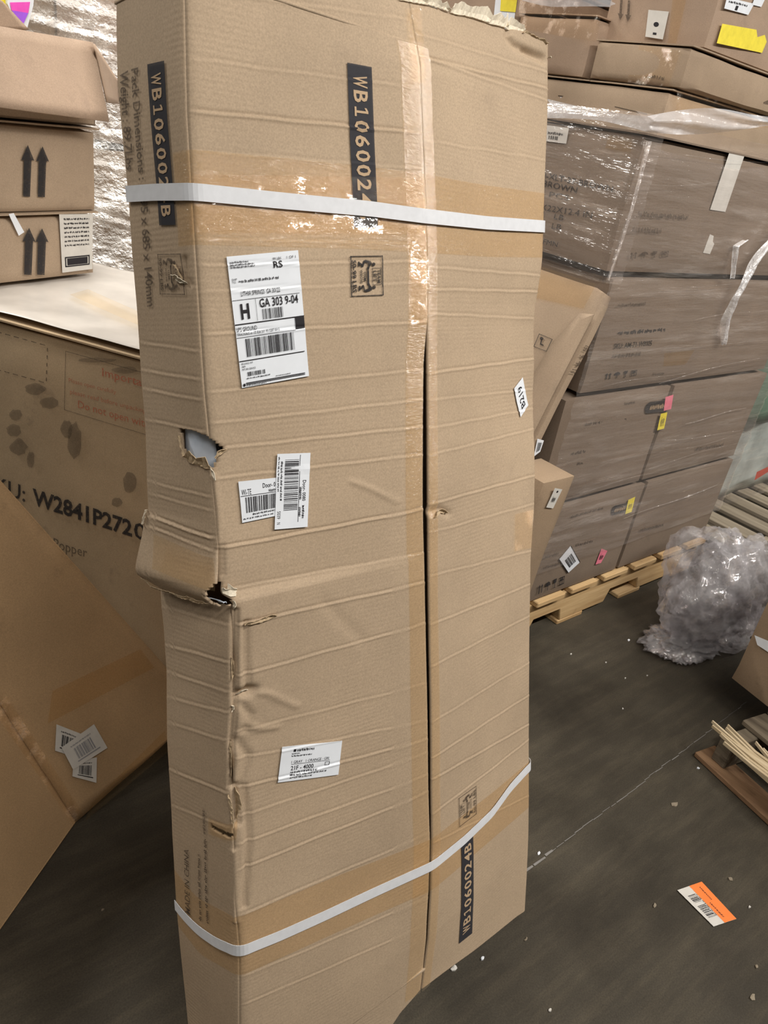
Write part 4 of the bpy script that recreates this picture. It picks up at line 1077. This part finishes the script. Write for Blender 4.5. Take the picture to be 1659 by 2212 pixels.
# ------------------------------------------------------------------ left side: big printed carton and what stands on it
KD = np.array([0.55295536, -0.83321088, 0]); KN = np.array([0.83321088, 0.55295536, 0])
PK = Plane(-KN, -1.4)
HK = .946
kr = np.array([.86, (1.4 - KN[0] * .86) / KN[1], 0.0])
BK = carton('big printed carton with red notice and black stock number, pale top', kr - KD * 1.05 + ZD * .002, KD * 1.05, KN * .62, ZD * (HK - .006), M['board_k'], name='big_carton', seed=41, amp=.0022, n=(22, 12, 18))
sup = np.array([1.058, (1.4 - KN[0] * 1.058) / KN[1] + .004, 0.0])
carton('plain carton wedged behind the tall damaged carton, holding it up', sup - KD * .22 + ZD * .002, KD * .215, KN * .15, ZD * .90, M['board_d'], seed=43, amp=.002)
KO = .009
px_text(PK, 'W2841P272', [(76, 1086), (290, 1155), (290, 1122), (76, 1052)], M['ink'], BK, .03, KO)
px_text(PK, 'SKU:', [(-25, 1053), (60, 1081), (60, 1047), (-25, 1019)], M['ink'], BK, .012, KO)
px_text(PK, '0', [(294, 1157), (320, 1165), (320, 1131), (294, 1123)], M['ink'], BK, .012, KO)
px_text(PK, 'Popper', [(121, 1180), (193, 1201), (193, 1180), (121, 1158)], M['ink_soft'], BK, .0, KO)
px_text(PK, 'Important', [(226, 810), (334, 838), (334, 820), (226, 792)], M['ink_red'], BK, .012, KO)
px_text(PK, 'Please open carefully', [(154, 823), (256, 849), (256, 840), (154, 814)], M['ink_red'], BK, 0, KO)
px_text(PK, 'please read before unpacking', [(157, 848), (320, 890), (320, 880), (157, 838)], M['ink_red'], BK, 0, KO)
px_text(PK, 'Do not open with', [(174, 878), (326, 922), (326, 905), (174, 862)], M['ink_red'], BK, .008, KO)
j = Ink(fr(PK, [(144, 883), (340, 943), (342, 810), (147, 756)]), KO); j.frame_line(0, 0, 1, 1, .006, .009); j.done('printed_frame', M['ink_soft'], BK)
j = Ink(fr(PK, [(-110, 766), (108, 826), (111, 746), (-110, 684)]), KO)
for k in range(12):
    a = k / 12; j.rect(a, -.012, a + .05, .012); j.rect(a, .985, a + .05, 1.01)
for k in range(5): j.rect(.985, k / 5 + .05, .995, k / 5 + .15)
j.done('printed_dashes', M['ink_soft'], BK)
for k, (cx, cy, rx, ry) in enumerate(((40, 894, 13, 12), (36, 927, 16, 14), (46, 963, 18, 18), (72, 990, 8, 18), (150, 925, 13, 20), (165, 948, 15, 40), (82, 838, 22, 12), (112, 868, 20, 13), (285, 1040, 16, 22), (258, 1082, 12, 10), (215, 776, 40, 5), (275, 797, 26, 8))):
    px_poly('grime_mark', PK, blob((cx, cy), rx, ry, 16, k, .16), M['stain'], BK, KO)
# pale plastic sheet lying over its top, edge hanging a little
gx, gy = np.meshgrid(np.linspace(0, 1, 60), np.linspace(0, 1, 36))
P = (kr - KD * 1.05) + KD * (1.045 * gx.reshape(-1, 1)) + KN * (.004 + .60 * gy.reshape(-1, 1)) + ZD * HK
P = P + wob(P, .004, 9, 5) * np.array([.4, .4, 1]) + ZD * .018
c0 = P.mean(0); sh = mk('plastic_sheet', P, grid_faces(60, 36), plain('off_white_plastic', (0.66, 0.62, 0.57), .32, .5, var=.12, scale=9), None, True, None, loc=c0)
solid(sh, .0012); tag(sh, 'pale glossy plastic sheet lying over the top of the big printed carton', 'sheet')
px_tape = Plane((0, 0, 1), HK + .024)
i = Ink(Frame([px_tape.hit(*p) for p in ((150, 640), (330, 720), (330, 690), (190, 628))], (0, 0, 1)), .004); i.rect(0, 0, 1, 1, 10, 3); i.done('packing_tape', M['tape'], sh)

AD = np.array([0.91446596, 0.40466283, 0]); AN = np.array([-0.40466283, 0.91446596, 0])
PA = Plane(-AN, -1.62)
ar = PA.hit(208, 602); ar[2] = 0
DA = .30; WA = .44
GA = 'cartons stacked on the big printed carton'
A2 = carton('carton with two black up arrows, a white text label and a torn white strip', ar - AD * WA + ZD * (HK + .026), AD * WA, AN * DA, ZD * .160, M['board'], group=GA, seed=51, amp=.002)
A1 = carton('carton with two black up arrows and no label, middle of three', ar - AD * (WA - .006) + ZD * 1.134, AD * WA, AN * DA, ZD * .196, M['board'], group=GA, seed=53, amp=.002)
def arrow(root, tipx, tipy, hy, hw, sw, by):
    px_poly('printed_arrow', PA, [(tipx, tipy), (tipx - hw, hy), (tipx - sw, hy), (tipx - sw - 2, by), (tipx + sw - 3, by + 1), (tipx + sw, hy), (tipx + hw, hy + 1)], M['ink'], root, .006)
arrow(A1, 56, 312, 345, 14, 8, 423); arrow(A1, 88, 315, 347, 14, 8, 424)
arrow(A2, 59, 491, 520, 14, 8.5, 592); arrow(A2, 87, 492, 521, 14, 8.5, 592)
stick(PA, [(131, 588), (196, 580), (197, 461), (124, 462)], A2, 'paper_o', 'white text label', off=.006,
      marks=lambda j: ([j.words(.12, .90 - k * .075, .88, .935 - k * .075, 60 + k) for k in range(7)], j.frame_line(.1, .09, .9, .27, .035, .022), j.rect(.17, .12, .83, .24)))
stick(PA, [(36, 508), (48, 500), (25, 459), (14, 461)], A2, 'paper', 'torn white paper strip', 'tape_strip', off=.007)
# open carton on top
OB = empty('open_carton', ar - AD * (WA / 2) + AN * DA / 2 + ZD * 1.336, 'open carton on top of the two arrow cartons, front flap hanging forward', 'box', GA)
o0 = ar - AD * WA + ZD * 1.340
for nme, o_, u_, v_, w_ in (('wall', o0, AD * WA, AN * .004, ZD * .168), ('wall', o0 + AN * (DA - .004), AD * WA, AN * .004, ZD * .168), ('wall', o0, AD * .004, AN * DA, ZD * .168),
                            ('wall', o0 + AD * (WA - .004), AD * .004, AN * DA, ZD * .168), ('bottom', o0, AD * WA, AN * DA, ZD * .004)):
    mk(nme, *hexa(o_, u_, v_, w_, (3, 3, 3)), M['board'], OB)
def flapq(name, q, label=None):
    n = 8; a, b = np.meshgrid(np.linspace(0, 1, n), np.linspace(0, 1, n)); a = a.reshape(-1, 1); b = b.reshape(-1, 1)
    A_, B_, C_, D_ = [np.array(t) for t in q]
    P = A_ * (1 - a) * (1 - b) + B_ * a * (1 - b) + C_ * a * b + D_ * (1 - a) * b
    return solid(mk(name, P, grid_faces(n, n), M['board_b'], OB, True), .004, 0)
hz = o0[2] + .170
hl = o0 + ZD * .170; hr = PA.hit(200, 92)
PA2 = Plane(-AN, -1.545); PA3 = Plane(-AN, -1.60); PA4 = Plane(-AN, -1.76)
flapq('flap', (PA2.hit(-150, 212), PA2.hit(235, 263), hr, hl))
flapq('flap', (PA3.hit(231, 221), PA4.hit(256, 225), PA4.hit(254, 174), PA3.hit(203, 95)))
flapq('flap', (o0 + ZD * .170 + AD * .0, o0 + ZD * .170 + AN * .2, o0 + ZD * .30 + AN * .2 + AD * .10, o0 + ZD * .30 + AD * .10))
flapq('flap', (PA4.hit(-40, 70), PA4.hit(62, 64), PA4.hit(4, 2), PA4.hit(-50, -30)))
PM = Plane(-AN, -1.80)
MG = empty('printed_pouch', PM.hit(45, 60), 'magenta and violet printed pouch with white edge sticking out of the open carton', 'pouch')
def thick_poly(name, pl, pts, mat, parent, t=.003, label=None):
    n = len(pts); f_ = [pl.hit(*p) for p in pts]; b_ = [q - pl.n * t for q in f_]
    o = mk(name, f_ + b_, [tuple(range(n)), tuple(range(n, 2 * n))[::-1]] + [(i, n + i, n + (i + 1) % n, (i + 1) % n) for i in range(n)], mat, parent)
    if label: o['label'] = label
    return o
thick_poly('pouch_sheet', PM, [(16, -10), (74, -10), (72, 12), (58, 64), (40, 64), (16, 8)], M['paper'], MG, .006)
px_poly('magenta_panel', PM, [(20, 5), (64, 4), (60, 28), (24, 22)], M['magenta'], MG, .002, 'magenta panel')
px_poly('violet_panel', PM, [(24, 22), (60, 28), (50, 50), (44, 48)], M['violet'], MG, .002, 'violet panel')
YP = tag(thick_poly('yellow_sheet', Plane(-AN, -1.815), [(-30, -24), (30, -24), (26, 6), (6, 12), (-10, 60), (-30, 60)], M['yellow'], None, .003), 'yellow paper sheet behind the magenta pouch in the open carton', 'paper')

# film wrapped load far behind on the left
F0 = np.array([0.723, -0.691, 0]); F1 = np.array([0.691, 0.723, 0])          # image right / away
GB = 'cartons of the pale wrapped load far behind'
lc = F0 * -1.95 + F1 * 2.95
for r_ in range(4):
    for c_ in range(3):
        carton('pale carton under crinkled film in the far left load, %s row, %s' % (('bottom', 'second', 'third', 'top')[r_], ('left', 'middle', 'right')[c_]),
               lc + F0 * (.56 * c_ + .02 * (r_ % 2)) + ZD * (.17 + .53 * r_), F0 * .55, F1 * .6, ZD * .52, M[('board_b', 'board', 'board_d')[(r_ + c_) % 3]], group=GB, seed=60 + r_ * 3 + c_, n=(8, 6, 6), amp=.012, flaps=False)
pallet('pallet under the pale wrapped load far behind on the left', lc + F0 * .02 - ZD * 0, F0, F1, 1.66, .62, ['wood_g'], 8, .13, .165)
pth = [(lc + F1 * .62 - F0 * .04), (lc - F1 * .05 - F0 * .04), (lc - F1 * .05 + F0 * 1.72), (lc + F1 * .62 + F0 * 1.72)]
wrap('stretch_wrap', [p[:2] for p in pth], .05, 2.34, 260, 260, .012, M['wrap_b'], 'very shiny crinkled stretch film around the pale load far behind on the left', 9, top_in=.1)

# tipped brown carton at the lower left
PLA = plane3(np.array([.404, 1.211, .012]), np.array([.354, 1.441, .743]), np.array([.642, 1.312, .273]))
V0 = PLA.hit(165, 1773); C0 = PLA.hit(432, 1532); R0 = PLA.hit(355, 1440); T0 = PLA.hit(0, 1040); E1 = PLA.hit(0, 1520); R2 = PLA.hit(395, 1490)
T1 = T0 + (T0 - R0) * .55; E1x = V0 + (E1 - V0) * 1.55
E3 = at_z(0, 2008, .004); E3x = V0 + (E3 - V0) * 2.1; E3x[2] = max(.002, E3x[2])
Q1 = E3x + (E1x - V0)
LB = empty('tipped_carton', (V0 + E3) / 2 * np.array([1, 1, 0]) + KN * .08, 'large brown carton tipped on its corner at lower left with a shiny taped fold', 'box')
bk = np.array([.02, .13, -.10])
front = [T1, R0, R2, C0, V0, E3x, Q1, E1x]                    # outline runs clockwise, fold E1x-V0 splits it
def patch_grid(name, A, B, C, D, n, m, seed, amp, mat=None):
    a, b = np.meshgrid(np.linspace(0, 1, n), np.linspace(0, 1, m)); a = a.reshape(-1, 1); b = b.reshape(-1, 1)
    P = A * (1 - a) * (1 - b) + B * a * (1 - b) + C * a * b + D * (1 - a) * b
    w = wob(P, amp, 6, seed) * np.minimum(np.minimum(a, 1 - a), np.minimum(b, 1 - b)).clip(0, .15) / .15
    return mk(name, P + w, grid_faces(n, m), mat or M['board_l'], LB, True)
patch_grid('front_panel', E1x, V0, C0, R0 + (T1 - R0), 30, 30, 3, .006) if False else None
# front panel: strip between the top edge (T1..C0) and the fold/bottom edge (E1x..V0..C0)
top_e = [T1 + (R0 - T1) * t for t in np.linspace(0, 1, 20)] + [R0 + (C0 - R0) * t for t in np.linspace(.1, .97, 8)]
bot_e = [E1x + (V0 - E1x) * t for t in np.linspace(0, 1, 14)] + [V0 + (C0 - V0) * t for t in np.linspace(.07, .97, 14)]
vs = []; m_ = 14
for r_ in range(m_):
    t = r_ / (m_ - 1)
    for a, b in zip(top_e, bot_e): vs.append(a * (1 - t) + b * t)
vs = np.array(vs); vs = vs + wob(vs, .004, 7, 8) * .8
solid(mk('front_panel', vs, grid_faces(28, m_), M['board_l'], LB, True), .004)
patch_grid('side_panel', E1x, Q1, E3x, V0, 16, 20, 5, .005)
def strip_back(name, edge, d, lift=0.0):
    e = np.array(edge); P = np.concatenate([e, e + d]); n = len(e); P[:, 2] = np.maximum(P[:, 2], .002)
    return solid(mk(name, P, grid_faces(n, 2), M['board_l'], LB, True), .004, 0)
strip_back('top_panel', top_e, bk); strip_back('bottom_panel', [V0 + (C0 - V0) * t for t in np.linspace(0, .97, 10)], bk); strip_back('bottom_panel', [V0 + (E3x - V0) * t for t in np.linspace(0, 1, 8)], bk)
LP = PLA
def lo(q, off): return Frame([LP.hit(*p) for p in q], LP.n)
i = Ink(lo([(-20, 1530), (158, 1782), (180, 1760), (10, 1500)], 0), .011); i.rect(0, 0, 1, 1, 20, 4); i.done('packing_tape', M['tape_g'], LB)
i = Ink(lo([(178, 1772), (362, 1618), (352, 1575), (195, 1730)], 0), .009); i.rect(0, 0, 1, 1, 14, 4); i.done('packing_tape', M['tape'], LB)
i = Ink(lo([(100, 1560), (330, 1440), (300, 1400), (110, 1490)], 0), .008); i.rect(0, 0, 1, 1, 10, 4); i.done('packing_tape', M['tape'], LB)
for q, k, off in (([(115, 1618), (160, 1632), (172, 1582), (118, 1561)], 1, .010), ([(152, 1673), (204, 1687), (205, 1632), (155, 1640)], 2, .0105), ([(153, 1658), (227, 1611), (198, 1560), (128, 1610)], 3, .0125)):
    f = lo(q, 0); i = Ink(f, off); i.rect(0, 0, 1, 1, 3, 3); o = i.done('barcode_label', M['paper_o'], LB, 'white barcode label')
    j = Ink(f, off + .0008); j.bars(.25, .25, .78, .7, 14, k); j.words(.2, .78, .8, .84, k); j.rect(.2, .16, .85, .2); j.done('printed_text', M['grey'] if k == 3 else M['black'], o)

# ------------------------------------------------------------------ right side
from mathutils import noise as mno
def crumple(name, blobs, mat, label, cat, sub=5):
    V_ = []; F_ = []
    for (c, r, amp, fq, seed) in blobs:
        bm = bmesh.new(); bmesh.ops.create_icosphere(bm, subdivisions=sub, radius=1.0)
        b = len(V_)
        for v in bm.verts:
            p = Vector(v.co); q = p * fq + Vector((seed * 3.1, seed * 1.7, seed))
            n1 = abs(mno.noise(q)); n2 = abs(mno.noise(q * 2.3)); n3 = mno.noise(p * 1.3 + Vector((seed, 0, 0)))
            k = 1 + amp * (.5 - 1.6 * n1 - .8 * n2) + .22 * n3
            w = np.array([c[0] + p.x * r[0] * k, c[1] + p.y * r[1] * k, c[2] + p.z * r[2] * k])
            if w[2] < .006: w[2] = .006 + .004 * abs(n3)
            V_.append(w)
        F_ += [tuple(b + v.index for v in f.verts) for f in bm.faces]
        bm.free()
    c0 = np.mean(V_, 0); c0[2] = 0
    return tag(mk(name, V_, F_, mat, None, True, None, loc=c0), label, cat)
bc = at_z(1522, 1290, .15)
crumple('crumpled_film', [((bc[0], bc[1], .20), (.200, .165, .225), .22, 2.2, 2), ((bc[0], bc[1], .19), (.15, .12, .17), .28, 2.4, 5), ((bc[0] + .17, bc[1] - .07, .19), (.17, .13, .20), .24, 2.2, 9),
                          ((bc[0] - .12, bc[1] - .03, .022), (.16, .10, .030), .5, 3.0, 12), ((bc[0] + .05, bc[1] - .07, .08), (.17, .11, .10), .28, 2.4, 4)], M['wrap_c'],
        'heap of crumpled clear film on the floor at the end of the wrapped stack', 'film')

# green bale on a grey slatted pallet at the right edge
pallet('grey slatted pallet behind the crumpled film heap', (3.06, 1.06, 0), XD, YD, 1.2, 1.0, ['wood_g'], 8, .095, .142)
GB_ = empty('wrapped_bale', (3.72, 1.72, .142), 'green and pale grey film wrapped bale on the grey slatted pallet', 'bale')
vs, fs = hexa((3.14, 1.39, .145), (1.1, 0, 0), (0, .66, 0), (0, 0, .40), (16, 10, 8)); mk('lower_load', vs + wob(vs, .02, 5, 3) * np.array([1, 1, .3]), fs, M['greywhite'], GB_, True)
vs, fs = hexa((3.12, 1.37, .545), (1.14, 0, 0), (0, .70, 0), (0, 0, .52), (16, 10, 8)); mk('upper_load', vs + wob(vs, .025, 5, 4) * np.array([1, 1, .3]), fs, M['green'], GB_, True)
PG = Plane((0, -1, 0), -1.36)
px_poly('red_mark', PG, [(1617, 1032), (1650, 1012), (1652, 1000), (1622, 1014)], M['red'], GB_, .03)
wrap('stretch_wrap', [(3.09, 2.1), (3.09, 1.33), (4.30, 1.33), (4.30, 2.1)], .15, 1.08, 140, 80, .014, M['wrap'], 'clear film around the green bale at the right edge', 12)

# carton on a broken dark pallet
ang = math.radians(-11); QU = np.array([math.cos(ang), math.sin(ang), 0]); QV = np.array([-QU[1], QU[0], 0])
q0 = at_z(1497, 1634, .0)
P3 = empty('broken_pallet', q0 + QU * .5 - QV * .55, 'dark weathered pallet with a splintered pale lead board, right edge', 'pallet')
po = q0 - QV * 1.10
def brd(name, u, v, z, lu, lv, lz, mat, seed=0, w=0.0):
    vs, fs = hexa(po + QU * u + QV * v + ZD * z, QU * lu, QV * lv, ZD * lz, (2, 12, 1))
    o = mk(name, vs + wob(vs, w, 9, seed) * np.array([1, 1, .4]), fs, M[mat], P3); bevel(o, .003, 1); return o
brd('bottom_board', 0, 0, .001, .085, 1.10, .018, 'wood_b')
brd('bottom_board', .40, 0, .001, .09, 1.10, .018, 'wood_o'); brd('bottom_board', .80, 0, .001, .09, 1.10, .018, 'wood_o')
for v in (.02, .53, 1.02): brd('stringer', .025, v, .020, .88, .045, .085, 'wood_o')
for k, (u, w_) in enumerate(((.125, .10), (.25, .12), (.40, .12), (.55, .12), (.70, .12), (.83, .10))): brd('deck_board', u, 0.0 + .004 * k, .106, w_, 1.08, .018, 'wood_o', k, .002)
# splintered lead board: a solid plank whose end has burst into long fibres
sv_ = []; sf_ = []
gs = random.Random(5)
for k in range(8):
    u0 = .006 + .0105 * k; en = 1.13 - gs.uniform(0, .05) - (.06 if k > 5 else 0) - .02 * abs(k - 3); hgt = gs.uniform(.016, .021); b = len(sv_)
    for q in range(12):
        v = q / 11 * en; f_ = max(0, (v - .93)); spread = f_ * (k - 3.5) * .015 + (f_ * .28 if k > 5 else 0); lift = .107 + f_ * gs.uniform(-.02, .05)
        r = .0056 * (1 if q < 10 else (.8 if q == 10 else .35)); hh = hgt * (1 if q < 10 else .5)
        for da, dz in ((-r, 0), (r, 0), (r, hh), (-r, hh)): sv_.append(po + QU * (u0 + spread + da) + QV * v + ZD * (lift + dz))
    for q in range(11):
        for e in range(4): sf_.append((b + q * 4 + e, b + q * 4 + (e + 1) % 4, b + q * 4 + 4 + (e + 1) % 4, b + q * 4 + 4 + e))
    sf_ += [(b, b + 3, b + 2, b + 1), (b + 44, b + 45, b + 46, b + 47)]
mk('splintered_board', sv_, sf_, M['wood_s'], P3)['label'] = 'splintered pale board end'
rb = at_z(1572, 1468, .126)
RBX = carton('plain carton on the dark splintered pallet at the right edge with a white tape scrap', rb - QV * .85 + ZD * .004 + QU * .0, QV * .85, QU * .50, ZD * .52, M['board_d'], seed=81, amp=.004)
PRB = Plane(-QU, -(QU @ rb))
stick(PRB, [(1640, 1392), (1675, 1415), (1675, 1388), (1634, 1371)], RBX, 'paper', 'white tape scrap', 'tape_strip', off=.009)

# card on the floor and scraps
CD = empty('shipping_card', at_z(1527, 1953, 0), 'orange and white barcode card lying on the dark floor', 'card')
ZF = Plane((0, 0, 1), .0022)
ff = Frame([at_z(*p, .003) for p in ((1541.5, 2001.5), (1463, 1923), (1515.6, 1904.7), (1590.7, 1985))], (0, 0, 1))
i = Ink(ff, 0); i.rect(0, 0, 1, 1, 3, 3); o = i.done('card_sheet', M['paper_o'], CD); solid(o, .0006, 0)
i = Ink(ff, .0006); i.rect(0, .48, 1, 1, 3, 3); i.done('orange_half', M['orange'], CD, 'orange half')
i = Ink(ff, .0012); i.bars(.20, .12, .52, .42, 14, 4); i.bars(.60, .14, .80, .42, 9, 6); i.words(.2, .44, .8, .47, 2); i.words(.12, .60, .5, .66, 3); i.words(.55, .75, .9, .8, 4); i.done('printed_text', M['black'], CD)
gsc = random.Random(11)
SCR = [(1358, 1384, 4, 'paper'), (1164, 1845, 4, 'paper'), (1042, 2071, 4, 'paper'), (1508, 1660, 3, 'paper'), (1640, 1732, 3, 'paper'), (1187, 2183, 4, 'paper_o'), (1414, 1957, 5, 'wood_g'),
       (1578, 1900, 5, 'wood_g'), (1457, 1740, 8, 'wood_g'), (1625, 2154, 7, 'wood_g'), (1634, 2088, 4, 'wood_g'), (1618, 1961, 3, 'paper_o'), (1233, 1414, 2, 'paper_o'), (1309, 1432, 2, 'paper_o'),
       (1398, 1460, 2, 'paper_o'), (1350, 1466, 2, 'paper_o'), (1345, 1532, 2, 'paper_o'), (1136, 2030, 4, 'wood_g'), (980, 2092, 7, 'paper_o'), (222, 1966, 3, 'wood_g')]
SCL = ['bright white scrap midway between the pale pallet and the film heap', 'white scrap on the floor beside the lower strap of the tall carton', 'white scrap in front of the tall carton, below its lower corner',
       'small white scrap beside the end of the broken pallet', 'small white scrap along the edge of the broken pallet, right edge of the picture', 'pale scrap at the bottom edge of the picture, right of the tall carton',
       'brownish crumb left of the orange card', 'brownish crumb just above the orange card', 'wood splinter scrap between the floor joint and the orange card', 'wood crumb at the lower right corner of the floor',
       'brownish crumb near the right edge below the orange card', 'pale crumb right of the orange card', 'tiny pale speck on the floor nearest the pale pallet', 'tiny pale speck in front of the film heap, left one of the row',
       'tiny pale speck in front of the film heap, right one of the row', 'tiny pale speck below the film heap', 'tiny pale speck midway across the bare floor', 'brownish crumb by the lower right corner of the tall carton',
       'pale paper scrap at the bottom edge of the tall carton', 'lone crumb on the dark floor left of the tall carton']
for k, (x_, y_, r_, mt) in enumerate(SCR):
    c0 = at_z(x_, y_, 0); rr = r_ * np.linalg.norm(c0 - EYE) / FPX
    n = 7; pts = []
    for q in range(n):
        a = 2 * math.pi * q / n; k_ = gsc.uniform(.5, 1.1); pts.append(c0 + np.array([math.cos(a) * rr * k_ * 1.3, math.sin(a) * rr * k_ * .8, .0015 + gsc.uniform(0, .003)]))
    top = c0 + np.array([0, 0, .004])
    o = mk('scrap', pts + [top] + [p * np.array([1, 1, 0]) + ZD * .0004 for p in pts], [(i, (i + 1) % n, n) for i in range(n)] + [(n + 1 + (i + 1) % n, n + 1 + i, ) + (i, (i + 1) % n) for i in range(n)] + [tuple(range(n + 1, 2 * n + 1))[::-1]], M[mt], None, False, None, loc=c0)
    tag(o, SCL[k], 'scrap', 'scraps of litter on the floor')
